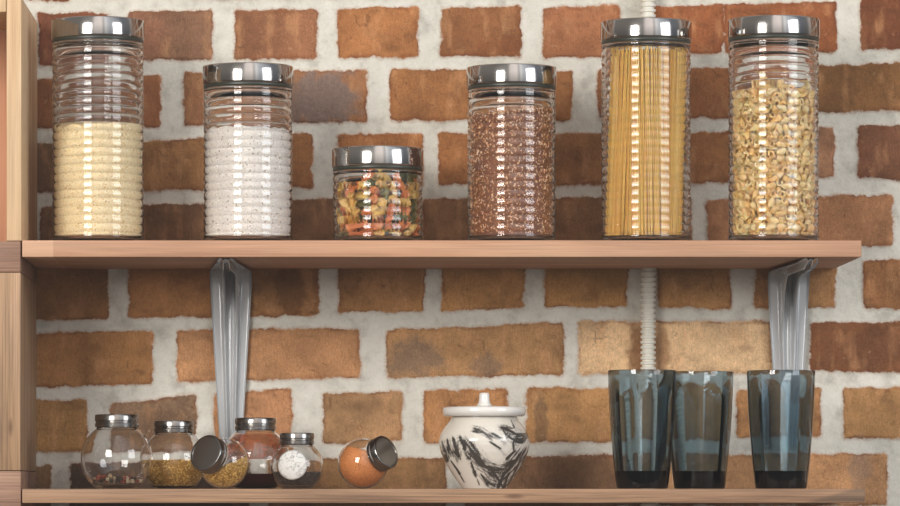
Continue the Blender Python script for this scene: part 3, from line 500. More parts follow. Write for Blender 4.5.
# ------------------------------------------------------------------ pasta pieces (settled poses: x, y, z, rotation; hundredths of a cm / radian)
ELBOW = [[133,-388,1351,69,3,-144],[128,-401,1060,29,-302,-138],[-84,-412,468,15,-19,132],[-58,-406,1585,67,-59,-187],[-67,-416,1064,27,-18,128],[40,-411,241,-294,36,-133],[51,-418,1606,72,27,145],[138,-399,279,60,13,195],[96,-400,1152,-121,31,-165],[-175,-376,1519,-170,29,-89],[214,-362,808,-21,-10,171],[-51,-408,780,76,56,-158],[-257,-331,1332,120,-46,107],[-234,-344,1182,-207,79,-124],[168,-380,1180,-118,233,104],[212,-364,882,-54,296,-117],[243,-344,1015,-94,-11,240],[-247,-323,1579,239,-12,-153],[-122,-387,1616,57,-13,-124],[192,-373,377,27,299,-108],[-69,-410,1208,70,205,193],[-135,-395,598,164,-11,-62],[158,-389,148,-44,296,-112],[-68,-410,544,-232,106,-111],[-34,-414,165,-90,94,-240],[-297,-299,1223,302,9,117],[-78,-412,681,-63,-27,107],[-202,-367,661,-289,0,143],[-21,-409,298,82,-63,-253],[102,-399,613,-103,237,58],[-160,-388,1234,-230,-38,145],[36,-415,922,110,108,-53],[247,-315,1600,-22,57,-174],[73,-409,1253,-215,97,-52],[44,-415,1390,224,-99,-65],[196,-357,1460,167,49,-72],[-68,-410,92,49,-117,-219],[187,-371,1303,100,-217,119],[98,-403,532,5,-114,-132],[119,-399,824,-134,-61,-25],[-58,-416,867,-192,-44,154],[-137,-395,1125,-160,-8,302],[-221,-342,1397,-85,275,107],[182,-373,588,-129,80,-227],[128,-397,1440,143,45,-12],[-185,-360,35,8,275,-137],[-43,-406,614,36,254,122],[-61,-412,355,149,-279,10],[26,-416,1169,159,270,6],[-140,-393,1012,172,-96,-54],[35,-413,984,134,-141,30],[-185,-372,405,90,-221,25],[-303,-293,560,-73,6,65],[-139,-393,1352,62,-204,64],[129,-400,450,92,-41,209],[211,-353,1090,112,-52,-230],[-204,-359,161,39,-92,-244],[-220,-358,997,218,-40,80],[31,-403,846,27,64,-86],[-141,-392,711,60,-192,63],[-217,-357,464,155,-266,-42],[-6,-406,1268,62,257,135],[-241,-317,325,212,59,-134],[37,-400,101,29,229,114],[-97,-408,1480,8,5,88],[90,-407,373,28,-4,227],[-161,-384,1417,-153,-125,-48],[197,-366,96,-82,143,-191],[-216,-356,840,109,-185,-2],[232,-346,205,3,-118,-96],[185,-370,685,-148,4,31],[197,-364,1542,71,-125,-164],[-165,-381,96,122,-188,-7],[-100,-387,31,-157,-108,38],[156,-388,1615,3,-300,-78],[298,-273,1141,5,273,186],[-196,-360,762,-224,-42,157],[245,-326,132,259,14,-144],[303,-279,35,-307,39,-74],[158,-389,976,2,311,-76],[-187,-361,574,-135,-47,-250],[-30,-410,1521,-40,-37,100],[67,-400,703,-67,-45,115],[-323,-257,1111,-76,-231,131],[319,-255,906,280,-83,-67],[343,-235,549,-123,49,-182],[273,-313,574,69,109,-30],[-300,-294,1532,47,-24,114],[302,-295,1281,-27,-309,-66],[323,-257,227,-9,213,231],[304,-285,497,243,-106,1],[-341,-239,275,-111,-89,-155],[-233,-346,1486,-193,-52,111],[54,-392,1533,101,83,-269],[-323,-261,113,-155,-115,-91],[347,-231,1525,169,-18,57],[144,-381,910,17,-249,-84],[-370,-181,372,-141,-61,-118],[379,-170,1471,-163,-16,-162],[329,-253,158,9,196,249],[246,-307,950,13,95,-167],[-270,-305,243,236,-48,35],[236,-328,1181,2,109,-139],[130,-373,751,-271,-19,92],[-315,-270,336,-239,-55,22],[-340,-248,886,-20,19,63],[-343,-244,1022,6,19,68],[61,-402,438,114,-73,177],[202,-342,442,79,253,120],[-4,-394,726,-191,-218,-49],[262,-321,1442,89,-280,-48],[-314,-273,38,-157,-219,-87],[-273,-304,497,84,88,-189],[251,-321,708,-78,65,-82],[-379,-160,1174,-62,276,31],[275,-310,1526,-51,-78,259],[-325,-253,203,118,-137,-41],[309,-270,1397,-33,62,-71],[-364,-201,1427,120,-81,260],[-318,-258,426,53,251,84],[302,-288,301,53,-278,-44],[-346,-233,651,-62,-205,126],[389,-160,1130,-87,12,255],[151,-374,35,8,39,263],[-295,-293,693,-55,213,27],[33,-398,583,-49,54,235],[296,-294,830,116,-94,-182],[364,-208,1627,-68,30,294],[47,-392,315,-205,94,-172],[-115,-373,282,-310,-43,-81],[322,-259,1072,86,-118,-126],[315,-258,700,-73,6,-24],[-15,-391,31,-163,-111,154],[371,-175,102,307,50,-64],[-358,-206,583,187,-78,-130],[277,-299,373,73,-244,-71],[-129,-367,344,-132,-164,51],[352,-217,967,-17,37,-60],[284,-282,1209,-171,-109,33],[126,-380,212,-66,81,228],[-61,-391,1320,3,-54,45],[-116,-371,1297,-47,26,277],[219,-333,1380,-110,94,-90],[-107,-374,821,-314,32,-64],[-326,-242,950,-88,-126,128],[-267,-308,1020,209,-63,54],[329,-254,430,155,-190,92],[-363,-214,1260,-248,15,57],[10,-398,657,-18,-83,-225],[389,-148,1359,200,-75,61],[345,-233,801,57,-201,201],[-240,-308,1100,96,215,38],[39,-388,1054,47,-44,287],[289,-283,637,205,80,-90],[-140,-362,886,-41,54,-61],[62,-387,773,-143,-109,173],[-253,-306,788,-16,249,169],[20,-391,505,-68,-63,-266],[-382,-164,1340,119,-234,-54],[-354,-217,1504,45,-163,10],[-327,-250,1346,30,95,-233],[379,-171,526,157,28,-202],[113,-373,670,-26,37,55],[56,-387,31,-155,-110,-147],[-259,-299,923,-181,-95,-173],[-371,-179,827,-232,-100,-26],[33,-394,175,-134,103,-97],[-240,-308,629,-93,208,105],[345,-217,622,215,27,-3],[-76,-383,222,26,296,-61],[-124,-373,159,-33,-91,54],[284,-279,1011,59,102,-113],[-69,-379,1130,28,-283,-18],[-229,-319,102,85,-100,-195],[-343,-218,731,62,10,-311],[-154,-352,959,-22,-60,294],[366,-205,401,-72,282,-19],[256,-296,441,-116,-105,177],[-39,-371,1016,-62,80,192],[-197,-332,904,-80,-131,22],[330,-219,1335,-61,210,-179],[-7,-386,428,-165,-117,-135],[228,-311,34,0,0,-304],[-7,-386,1450,109,-126,202],[-75,-377,1420,-296,-56,-23],[-26,-387,939,265,-177,16],[65,-382,1448,26,-136,-39],[-94,-372,940,39,-141,244],[388,-152,242,157,-74,112],[-7,-385,1111,32,62,-298],[-381,-164,980,48,179,85],[362,-215,1208,19,13,275],[-18,-385,1383,30,49,-288],[394,-136,1038,101,-125,-131],[313,-259,1467,-39,56,-33],[392,-141,919,294,112,-54],[107,-373,1559,42,-71,14],[213,-332,275,32,-36,309],[-285,-268,1278,-171,-107,126],[-104,-369,407,17,-100,-45],[385,-153,691,71,96,10],[-392,-154,101,297,-19,48],[-371,-158,1053,-114,64,-260],[-385,-148,901,21,280,68],[-382,-157,30,0,-176,-273],[224,-324,630,88,-104,-61],[-391,-144,228,-61,-130,-217],[-256,-295,380,44,-233,-135],[20,-391,1325,-30,-77,63],[-340,-234,1573,-83,-209,-176],[-178,-345,274,-47,-194,37],[-2,-371,367,-170,115,-99],[303,-274,1597,-113,-65,66],[200,-319,1235,81,265,101],[227,-326,500,48,-50,301],[-198,-285,1617,-42,-22,164],[-243,-308,31,-158,-110,68],[-143,-333,218,-69,-170,43],[-402,-104,699,-20,-199,33],[163,-354,510,-53,306,9],[269,-274,1346,-22,226,18],[141,-363,1239,-227,-122,-6],[398,-122,31,151,-110,-176],[-307,-268,817,67,252,60],[392,-133,1252,-67,108,-77],[106,-357,81,-17,-207,38],[-187,-338,1079,-23,48,-34],[-358,-180,460,51,101,-298],[354,-201,723,64,-282,7],[-371,-152,535,206,66,-196],[-236,-306,720,12,129,-22],[-209,-317,212,-102,-147,79],[356,-140,310,2,-127,111],[385,-148,1573,14,45,-54],[-396,-114,475,-59,290,-13],[-364,-182,175,39,231,31],[376,-99,820,32,9,-146],[271,-283,770,224,138,-83],[361,-159,777,-18,-33,-135],[-261,-286,155,25,-298,-47],[-378,-157,753,236,-57,5],[400,-113,360,0,-120,-15],[-294,-236,1442,41,-130,211],[-144,-351,518,-18,-247,-6],[-388,-141,1473,44,-40,75],[-180,-317,1149,46,264,73],[-412,-83,148,286,18,17],[336,-197,34,40,-193,135],[-178,-336,1314,-25,175,-63],[85,-355,153,14,36,-24],[377,-167,174,-52,-117,30],[395,-145,586,79,-300,-21],[-407,-99,1037,115,-45,42],[145,-337,308,-64,-51,100],[91,-358,1022,-10,193,14],[416,1,1624,162,-152,152],[419,-54,414,48,17,301],[-330,-204,515,9,-17,-67],[-182,-319,351,-302,-37,-68],[418,-57,1167,79,14,305],[-419,-46,1195,57,-20,36],[-223,-314,549,39,313,-37],[-261,-271,858,-314,-100,-44],[-162,-314,818,-305,90,17],[255,-274,255,35,238,62],[-364,-143,1544,-11,-286,147],[-415,-24,478,-145,-11,-197],[321,-222,329,-7,-109,42],[63,-342,1627,13,-66,-223],[-361,-161,293,-50,255,120],[353,-150,1299,-59,-119,-139],[410,-44,1258,-97,-12,30],[402,-71,631,85,111,19],[413,-57,1014,-240,-106,-89],[-375,-117,1112,264,-12,-167],[-88,-350,1546,4,-47,-87],[-367,-136,1276,-40,-22,155],[221,-292,328,149,-144,-153],[406,-105,1480,109,-271,-2],[-270,-278,1163,102,187,12],[-402,-104,396,-134,-86,-162],[-6,-370,245,-86,299,-53],[385,-59,885,-20,47,165],[416,-20,697,-157,71,-157],[269,-275,97,288,0,81],[393,-69,110,-111,67,62],[205,-312,760,-62,151,-55],[-281,-234,743,-159,180,132],[321,-193,261,-27,37,-165],[87,-351,1310,75,117,-28],[413,-49,1547,166,-13,-239],[-242,-276,1448,-80,-66,-96],[-415,-29,742,91,-168,-85],[-339,50,1604,132,35,183],[386,-66,313,293,10,-132],[369,-108,455,-51,-276,100],[-325,-186,1098,-67,83,-182],[96,-303,1491,42,60,-270],[411,-11,1468,65,25,33],[-381,-112,1405,97,78,289],[-419,-14,985,-279,18,-38],[-192,-324,1246,-201,196,-7],[-279,-272,1390,286,59,-50],[-163,-319,434,-107,-64,141],[406,-84,514,-308,119,-5],[247,-275,880,-252,-73,-80],[-407,-39,214,-40,234,10],[-287,-239,598,16,-230,-94],[419,-1,479,-64,-284,-38],[187,-296,1130,154,128,73],[318,-191,1252,-213,-220,-27],[219,-303,1301,-2,77,50],[-33,-347,497,12,26,-303],[-400,-113,591,79,207,88],[-86,-341,756,-1,-20,-131],[166,-311,1514,-32,226,-43],[-394,-107,802,46,58,-314],[319,-205,1024,203,-174,-87],[-415,16,35,-314,-72,0],[385,-89,1108,-266,71,-90],[333,-204,1149,83,209,147],[7,-331,1502,-73,-11,-111],[-389,-48,308,179,115,70],[-324,-205,69,-21,-245,-57],[100,-341,878,10,-105,232],[-29,-346,1277,-24,131,151],[-123,-327,1377,6,5,-162],[-395,-68,646,-301,59,90],[-305,-199,1377,49,-223,-122],[178,-318,1016,-18,-31,235],[-384,-75,70,8,80,-182],[420,-5,227,-21,295,-4],[328,-196,865,26,-56,-100],[387,-103,755,-137,84,32],[416,-4,1076,162,-148,152],[384,-44,561,-293,-17,-134],[389,-30,35,-307,39,-108],[411,-18,1370,-169,-251,14],[-385,-75,1333,-55,257,112],[-386,-61,1258,258,13,-161],[79,-331,954,45,93,68],[-38,-348,1193,173,211,-17],[29,-329,1132,138,176,-123],[-397,-68,924,183,-118,109],[-114,-307,1252,160,-121,-107],[-3,-352,1585,-47,29,-304],[243,-278,1076,-11,-131,-293],[349,-145,976,18,-114,-117],[303,-203,1396,-35,-281,-124],[-155,-339,1586,176,-27,223],[5,-350,894,-229,94,-64],[-415,-44,1102,105,-220,-86],[-393,56,1564,-152,218,12],[40,-350,1206,-113,220,41],[375,-85,1392,-30,206,-165],[-303,-226,1183,18,7,227],[239,-264,166,76,56,-151],[-22,-348,804,-164,-73,-3],[-359,-144,660,-80,88,84],[404,-4,934,-74,-50,250],[-399,-16,589,-41,80,-257],[416,10,1295,-153,-117,153],[-284,-11,1608,-131,-65,119],[103,-290,44,99,-84,-36],[383,-82,956,-13,202,-116],[-268,-159,970,20,-46,-118],[405,63,106,308,36,49],[350,-47,1643,-175,-104,191],[-392,-60,1467,-68,107,-266],[-411,41,319,-4,270,-13],[-338,-91,1587,-26,-191,-172],[-376,-59,861,36,199,-95],[-413,42,699,-109,245,-101],[-230,-268,450,166,109,-84],[-415,10,1367,192,58,205],[-309,48,34,0,0,-175],[236,-213,31,-157,-206,-4],[-248,-242,280,49,90,208],[-415,19,404,-98,43,29],[-415,6,1516,-9,197,-11],[403,-17,822,78,-98,-121],[-50,-350,118,-22,-88,145],[-394,8,875,55,67,241],[-372,174,1590,-144,-1,180],[-121,-318,1173,-117,-112,-6],[397,59,1349,60,-270,89],[376,-66,185,-174,176,-70],[-125,-330,1032,-26,-60,61],[-297,-183,1296,-47,-13,-181],[-294,-197,156,67,305,85],[-383,-40,1396,-10,194,172],[416,14,749,-160,-145,-154],[-273,-234,1053,49,-46,276],[412,55,31,175,-122,151],[-407,33,154,80,7,248],[92,-307,525,23,-211,-40],[172,-311,844,-29,162,-139],[-413,-4,1271,85,-82,235],[399,5,156,4,-81,74],[-303,-97,35,-11,38,-97],[-37,-329,569,-46,97,-27],[-108,-333,677,50,-254,123],[-361,-105,327,297,-44,-116],[-59,-305,991,-148,-174,51],[349,-116,121,36,-70,-173],[-378,-85,1531,38,0,193],[138,-275,217,65,33,-222],[223,-218,301,26,-103,100],[252,-176,1104,-33,1,-238],[311,-114,37,-25,31,101],[241,-255,539,9,-286,171],[-86,-338,607,103,-228,47],[-34,-289,77,-9,-34,-243],[128,-336,1153,-59,20,203],[294,-195,124,-274,59,-95],[-384,12,529,-3,-264,-176],[-161,-314,1445,-310,-34,48],[268,-154,73,275,89,92],[-160,-230,39,40,201,-172],[-411,50,935,135,8,175],[25,-320,1361,3,-205,-248],[22,-299,35,-307,39,91],[158,-256,38,-293,20,1],[-386,-7,100,-31,269,121],[134,-269,644,50,-38,-8],[-396,11,1151,46,-100,-263],[372,-81,248,313,-17,134],[-398,58,227,-242,17,211],[-390,3,1438,39,-101,82],[280,-216,1524,51,-119,-77],[276,70,35,-14,37,-282],[77,-333,257,-45,140,-112],[-387,-11,801,127,-125,23],[411,19,554,172,-250,-3],[-257,-214,45,-113,-84,-237],[301,-30,35,0,-242,-115],[278,-192,397,61,20,31],[-140,-304,750,-174,53,66],[-410,68,1040,-45,-195,13],[88,-321,1399,-312,-71,-59],[-58,-292,681,-307,45,53],[164,-227,1594,86,-3,-135],[321,-131,383,29,98,88],[308,-169,204,-27,181,-8],[-174,-243,509,-282,-9,-1],[256,-213,1234,32,7,-199],[176,-305,167,81,-234,131],[-395,-42,369,166,-97,-3],[-13,-279,436,27,300,90],[-237,-150,32,-176,-111,-68],[-89,-311,39,-283,25,102],[-404,76,852,-120,225,-98],[181,-295,587,-52,115,93],[107,-293,1209,-40,-98,-277],[319,-174,471,90,-161,-49],[-51,-301,1476,-23,217,228],[419,45,1573,-36,-304,13],[-371,134,31,-157,-108,-29],[395,38,1234,6,-6,92],[395,41,884,11,259,-73],[-324,-28,30,0,-138,171],[8,-306,639,18,-7,-34],[28,-311,382,283,-55,39],[-276,-216,457,27,-256,-137],[410,71,807,123,-145,-102],[-387,48,1316,54,58,160],[-265,-245,1578,-213,7,51],[180,-296,100,37,229,-76],[-366,-14,1553,177,-100,0],[38,-278,234,109,-93,74],[414,38,1020,-68,-48,309],[-9,-285,938,1,-167,-152],[29,-287,782,-28,-300,92],[-312,-171,1231,-48,103,136],[397,92,276,8,63,-6],[253,-249,701,2,-292,-87],[-156,-308,72,240,-51,134],[52,-301,840,11,-107,-58],[-116,-278,382,308,-90,31],[152,-314,696,3,-19,161],[-92,-276,183,-66,-265,69],[161,-283,361,310,-106,1],[-102,-263,1438,-63,-284,67],[-411,83,1439,186,14,-34],[-382,-27,1039,29,-213,144],[-372,0,252,23,-246,-191],[132,-323,1071,54,-91,230],[134,-281,962,-39,-92,-249],[-42,-303,368,103,-111,241],[116,-303,412,-308,-78,-8],[98,-315,599,308,-18,60],[12,-303,714,-281,83,84],[-195,-243,1323,-82,-135,4],[102,-280,1558,283,16,90],[-70,-326,892,-288,-48,-42],[380,-2,346,-29,-110,190],[-285,-159,1463,9,-61,214],[302,57,1636,-12,-104,34],[-178,-254,335,-45,19,197],[412,48,387,-101,-59,107],[-45,-278,1393,-140,-240,-30],[-104,-288,313,-17,253,-84],[-118,-276,898,159,-106,39],[89,-301,348,-5,-59,16],[132,-280,479,-274,-90,-7],[271,-217,962,-88,-219,58],[148,-330,1363,180,-79,125],[376,73,613,-5,-243,-149],[-399,123,784,-177,-52,-20],[-291,-196,814,-159,34,-85],[-337,-102,1208,-35,52,-181],[176,-266,901,-36,-191,48],[-189,-286,998,-129,-99,109],[-31,-298,1323,42,-224,-117],[224,-225,1420,-38,-82,-207],[321,134,40,-56,110,-211],[-6,-310,205,-66,294,7],[-196,-233,933,308,16,-11],[-385,93,554,216,222,6],[390,73,1117,262,100,66],[-287,-135,1029,-96,-210,55],[135,-246,1478,106,-80,117],[210,-223,379,21,-70,110],[408,81,678,102,-89,-70],[67,-300,1065,-101,-134,75],[76,-278,1136,300,37,129],[-113,-302,1114,184,131,139],[344,54,46,-102,230,-126],[-403,89,85,67,-41,22],[248,-220,469,-73,111,-222],[-119,-300,1504,27,-57,-46],[-131,-261,129,80,33,-283],[-90,-292,446,227,-100,92],[-393,57,611,229,-54,-102],[-8,-280,1075,-118,-46,-192],[-100,-267,834,-3,-308,48],[183,-233,259,-84,269,-14],[11,-303,512,-308,16,71],[-187,-281,1517,50,247,-89],[-314,139,1624,-15,-122,224],[-77,-294,250,-293,-46,-77],[-314,-140,1143,-75,-53,10],[-338,-126,935,-11,-17,40],[-380,54,762,-55,-268,129],[-200,-240,154,290,33,-21],[397,126,158,-307,-142,20],[401,130,1211,-9,296,25],[-228,-223,1109,73,224,-106],[396,26,1160,-35,-114,-41],[-235,-188,192,-23,-70,-19],[-240,-148,1075,-230,-115,1],[-308,-103,1417,284,-44,-82],[403,99,1479,77,-108,-41],[293,-118,757,277,-15,-176],[229,-203,1291,45,-206,6],[-346,-81,255,124,170,-87],[62,-299,454,12,-33,-27],[384,79,545,-3,-1,125],[39,-301,577,-7,18,275],[331,-147,1065,84,-305,36],[-263,-212,1516,-16,96,237],[234,-267,1484,193,146,104],[-388,162,415,247,-13,-35],[-156,-242,1043,203,-64,111],[-332,-128,798,-249,-34,13],[273,-198,588,259,-89,-69],[395,65,1417,177,-146,-110],[154,-306,1437,285,-106,-52],[356,-92,1596,214,-27,53],[350,-98,1186,71,199,124],[-241,-195,1338,47,-233,183],[-78,-302,1610,-314,31,15],[399,137,421,17,8,-284],[331,-128,628,77,4,-122],[-212,-250,1187,-25,-74,70],[-189,-245,1262,-100,130,-180],[-407,98,1127,-263,-8,-3],[299,-165,926,291,125,-31],[-393,98,1262,68,48,265],[306,-147,1178,89,-42,-207],[-398,136,285,-269,-17,0],[77,-280,689,-105,280,-83],[41,-307,1549,-11,-103,62],[-142,-261,1581,93,86,80],[341,246,1642,52,26,-289],[-256,-224,923,-105,-269,-35],[386,108,1303,158,88,62],[-304,-165,874,62,25,-300],[55,-289,169,289,4,-54],[144,-241,1121,-161,110,57],[-394,73,1189,200,-89,-7],[339,-119,1440,-226,102,142],[221,-247,1560,82,-293,90],[-361,-55,518,237,-108,4],[389,137,926,288,68,16],[-380,151,1467,119,231,17],[-389,60,472,215,-88,-97],[388,152,558,205,-91,135],[-256,-234,516,192,-101,-70],[-400,130,1327,-81,-18,-49],[-27,-309,303,-32,-27,285],[385,149,59,-302,-93,43],[380,127,356,-297,21,110],[-273,-208,364,-26,228,96],[140,-253,838,-39,255,-68],[388,139,1065,267,48,29],[182,-244,1249,66,38,91],[-292,-177,226,12,-70,203],[237,-172,646,-235,-50,138],[-228,-231,795,-137,103,-144],[-73,-273,1058,22,11,-244],[369,143,225,15,4,-52],[-101,-284,519,286,32,21],[366,93,1614,-223,-31,-173],[134,-285,1272,-6,-83,47],[-166,-232,772,127,13,-33],[-234,-166,119,13,-12,307],[204,-232,655,114,226,-124],[151,-238,743,-136,4,-288],[-384,119,985,153,-226,-87],[346,181,1267,-33,112,122],[383,149,1383,-279,-65,12],[-379,124,621,142,227,-19],[355,-71,678,38,29,-142],[390,127,770,51,-18,-17],[42,-295,1001,-23,259,-60],[-377,118,352,-70,281,91],[393,137,485,-128,-184,-155],[-184,-250,864,-300,31,-78],[37,-306,304,-139,-117,145],[282,-182,1467,8,244,192],[-296,-116,104,274,67,-122],[44,-307,109,52,118,-265],[-361,205,244,-166,1,-246],[98,-284,771,-122,232,-90],[353,221,997,204,104,-50],[156,-233,1323,249,-174,-27],[-339,-68,446,108,-217,-43],[-376,157,1185,72,14,246],[305,-181,1592,266,32,-95],[382,63,955,55,-107,-160],[346,-64,1285,280,-28,85],[365,1,97,116,118,-65],[349,-30,423,53,-95,-58],[-378,172,1030,112,-85,174],[-366,156,1374,-173,-86,42],[-384,131,1540,17,48,-86],[366,50,1514,127,-117,-194],[363,131,1560,6,90,-128],[363,148,707,45,57,171],[-381,119,920,-6,23,205],[374,147,1132,-204,-222,19],[-145,-241,278,86,90,181],[359,145,298,-26,205,-99],[371,-4,282,122,86,-45],[-367,131,493,-84,-101,195],[343,-113,875,-122,-235,97],[356,200,117,24,-284,110],[384,54,458,245,16,158],[-369,190,717,121,55,-253],[-197,-274,663,-88,57,-52],[-44,-273,1245,17,300,117],[-356,186,1243,257,-49,-115],[346,163,1612,3,-257,182],[-351,-44,161,90,187,-185],[371,50,215,38,254,-64],[-159,-234,435,-236,-29,-165],[180,-211,522,313,-1,-147],[-376,177,571,-99,219,-130],[-392,119,691,-163,-69,-28],[373,112,869,-254,137,-32],[234,-200,1038,-22,-252,64],[358,137,1455,31,85,217],[-356,45,346,7,-57,-73],[-206,-233,584,59,122,-48],[-215,-201,708,-137,-102,138],[360,131,986,-53,5,129],[353,-27,1219,21,-93,9],[219,-170,1375,43,-21,-25],[-371,103,158,-168,175,-47],[243,-178,227,-145,191,-122],[-326,-95,388,33,11,306],[367,194,857,99,113,132],[-114,-260,972,184,-65,211],[246,-224,1160,-84,-110,46],[342,33,1449,-269,-101,13],[339,-107,1511,34,-260,90],[327,220,194,0,-83,154],[-283,-119,282,-50,255,147],[-154,-274,568,7,-16,-75],[-266,-225,667,-10,-286,57],[-298,-73,699,-63,-89,252],[52,-306,1253,35,-91,-10],[55,-275,1611,-90,-202,-47]]
FUSILLI = [[-251,-315,350,27,25,-298],[236,-322,561,-260,22,-129],[126,-384,230,10,-302,-39],[-182,-345,43,157,196,109],[223,-320,394,-140,43,226],[-225,-318,143,-113,117,-180],[244,-315,702,-259,-21,-59],[371,-167,309,313,-4,152],[-326,-218,686,-56,-96,-31],[-143,-326,638,58,-87,161],[-61,-338,126,-138,-243,81],[75,-329,642,114,-22,-61],[51,-337,272,103,41,208],[118,-311,77,-93,-109,66],[402,-65,137,-2,4,95],[-363,-141,412,204,90,76],[-56,-320,226,187,-28,215],[-125,-256,711,-153,-18,-103],[158,-289,472,-24,68,-216],[-182,-288,444,138,-133,67],[150,-277,694,-204,56,-86],[-29,-321,43,157,-196,64],[72,-311,441,-60,230,77],[155,-272,147,-139,112,-206],[-165,-292,359,153,23,43],[-11,-308,493,136,63,-48],[-117,-287,525,-129,-255,-71],[58,-309,549,-119,17,272],[-293,-194,508,182,258,30],[-73,-296,324,-169,228,31],[-285,-194,43,157,196,109],[297,102,696,-28,-59,-213],[-237,-196,183,311,-128,31],[18,-309,359,-222,133,-35],[148,-272,233,-178,-113,93],[306,-166,43,-157,275,-7],[-46,-302,575,-175,-94,-32],[285,-188,452,-252,-9,119],[-54,-306,414,161,-256,10],[-266,-161,598,150,-13,223],[224,-215,136,-177,-50,101],[313,-85,129,157,-118,52],[-219,-224,267,-181,28,-123],[273,-191,590,-98,-35,-119],[-389,-11,534,-160,197,-1],[-279,-136,129,-157,-39,-99],[335,20,541,-107,-176,18],[324,-39,637,-185,-126,-62],[-249,-136,699,6,-202,-161],[-352,-65,662,-50,-4,110],[205,-204,219,140,-52,83],[238,-133,269,113,92,24],[166,-174,300,-145,62,-258],[-271,-153,268,119,-47,-99],[370,150,604,-24,-256,-78],[-340,105,665,-170,-33,255],[-378,92,276,161,40,-22],[207,35,43,-157,39,138],[-388,40,83,194,43,5],[355,-47,386,71,-19,264],[74,-121,43,-157,275,33],[-347,-15,362,-122,4,-41],[-343,54,173,-123,195,-29],[262,-92,446,125,-63,170],[-321,-44,250,113,35,259],[-116,-139,554,-110,-103,-144],[180,214,760,155,27,-267],[48,-233,667,154,70,234],[-84,-238,179,28,-113,32],[221,-153,43,-157,-196,-7],[321,38,331,-94,49,-62],[-19,-114,43,-157,118,33],[-342,188,366,-153,40,-48],[-225,-128,43,-157,-39,108],[-215,-34,43,-157,-196,107],[45,315,683,244,-11,101],[88,-151,450,-106,-195,85],[373,114,43,157,118,29],[-111,-144,683,189,-27,-104],[-216,65,43,157,-118,107],[-53,127,43,-157,39,-245],[341,16,236,115,-198,-7],[-278,273,43,-157,118,-77],[-363,142,450,166,-117,-47],[-184,-66,314,119,-133,-99],[326,52,442,250,87,5],[-42,-166,630,-97,-99,-148],[-250,-11,489,160,-34,49],[306,85,99,-103,-34,-241],[-290,176,527,-27,61,225],[341,204,230,238,-20,32],[-286,0,130,158,117,-71],[170,139,674,136,98,-114],[-215,81,592,134,109,121],[203,-92,138,101,-46,114],[196,323,688,-225,58,46],[271,209,360,-187,-22,-204],[-299,257,229,86,296,-87],[-85,-91,477,123,72,226],[25,-132,230,-99,-207,-117],[-174,-114,385,-179,-62,-137],[152,-94,510,179,33,-176],[294,256,434,-147,117,80],[248,186,134,160,-45,204],[141,-10,349,132,-179,126],[-208,-6,574,148,47,-175],[-49,-57,130,157,-197,105],[139,-89,596,-142,-55,-92],[54,210,692,-179,49,-136],[98,310,132,159,-37,47],[175,128,589,-207,-134,-53],[208,69,265,150,111,210]]
def elbow_mesh():
    v = []; f = []; N = 12; K = 9; R, ro, ri = .0044, .0036, .0017; a0 = math.radians(-56)
    for rr in (ro, ri):
        for k in range(K):
            a = a0 - 2 * a0 * k / (K - 1)
            for j in range(N):
                t = 2 * PI * j / N; q = R + rr * math.cos(t)
                v.append((q * math.cos(a) - R * .8, q * math.sin(a), rr * math.sin(t)))
    o = K * N
    for k in range(K - 1):
        for j in range(N):
            j2 = (j + 1) % N; f.append((k*N+j, k*N+j2, (k+1)*N+j2, (k+1)*N+j)); f.append((o+k*N+j, o+(k+1)*N+j, o+(k+1)*N+j2, o+k*N+j2))
    for k in (0, K - 1):
        for j in range(N):
            j2 = (j + 1) % N; f.append((k*N+j, o+k*N+j, o+k*N+j2, k*N+j2))
    return v, f
def fusilli_mesh():
    v = []; f = []; N = 18; K = 44; L = .0142
    for k in range(K):
        z = -L + 2 * L * k / (K - 1); tw = 2 * PI * 1.9 * k / (K - 1); e = min(1, (1 - abs(z) / L) * 9 + .55)
        for j in range(N):
            t = 2 * PI * j / N; lobe = max(0, math.cos(3 * t)) ** .8
            r = (.0012 + .0036 * lobe) * e
            v.append((r * math.cos(t + tw), r * math.sin(t + tw), z))
    for k in range(K - 1):
        for j in range(N):
            j2 = (j + 1) % N; f.append((k*N+j, k*N+j2, (k+1)*N+j2, (k+1)*N+j))
    f.append(tuple(range(N - 1, -1, -1))); f.append(tuple(range((K - 1) * N, K * N)))
    return v, f
def mk(name, vf, mat, ang=50):
    me = bpy.data.meshes.new(name); me.from_pydata(vf[0], [], vf[1]); me.update()
    b = bmesh.new(); b.from_mesh(me); bmesh.ops.recalc_face_normals(b, faces=b.faces); b.to_mesh(me); b.free()
    me.shade_smooth(); me.set_sharp_from_angle(angle=math.radians(ang)); me.materials.append(mat); return me
def pasta_mat(name, a, b):
    t = NT(name); inf = t.n('ShaderNodeObjectInfo').outputs['Random']; n = t.noise(t.coords(), 260, 3)
    c = t.mix(inf, lin(a), lin(b)); c = t.mix(1., c, t.ramp(n, [(.3, .88), (.7, 1.08)]), 'MULTIPLY')
    t.bsdf(c, .42, 0, None, **{'Subsurface Weight': .25, 'Subsurface Radius': (.004, .0025, .001), 'Subsurface Scale': .6}); return t.m
M_elbow = pasta_mat('elbow_dough', '#f5c983', '#fde2aa')
root, cx, yc, Ri, hb = jF
base = Vector((cx, yc, ZT + .0086)); kR = (Ri - .0026) / .0455
em = elbow_mesh(); me = mk('elbow_pasta', em, M_elbow)
rest_v = []; rest_f = []
zcut = (ZC + (Y0 - 70) * mpp(yc - Ri)) - base.z
cnt = 0
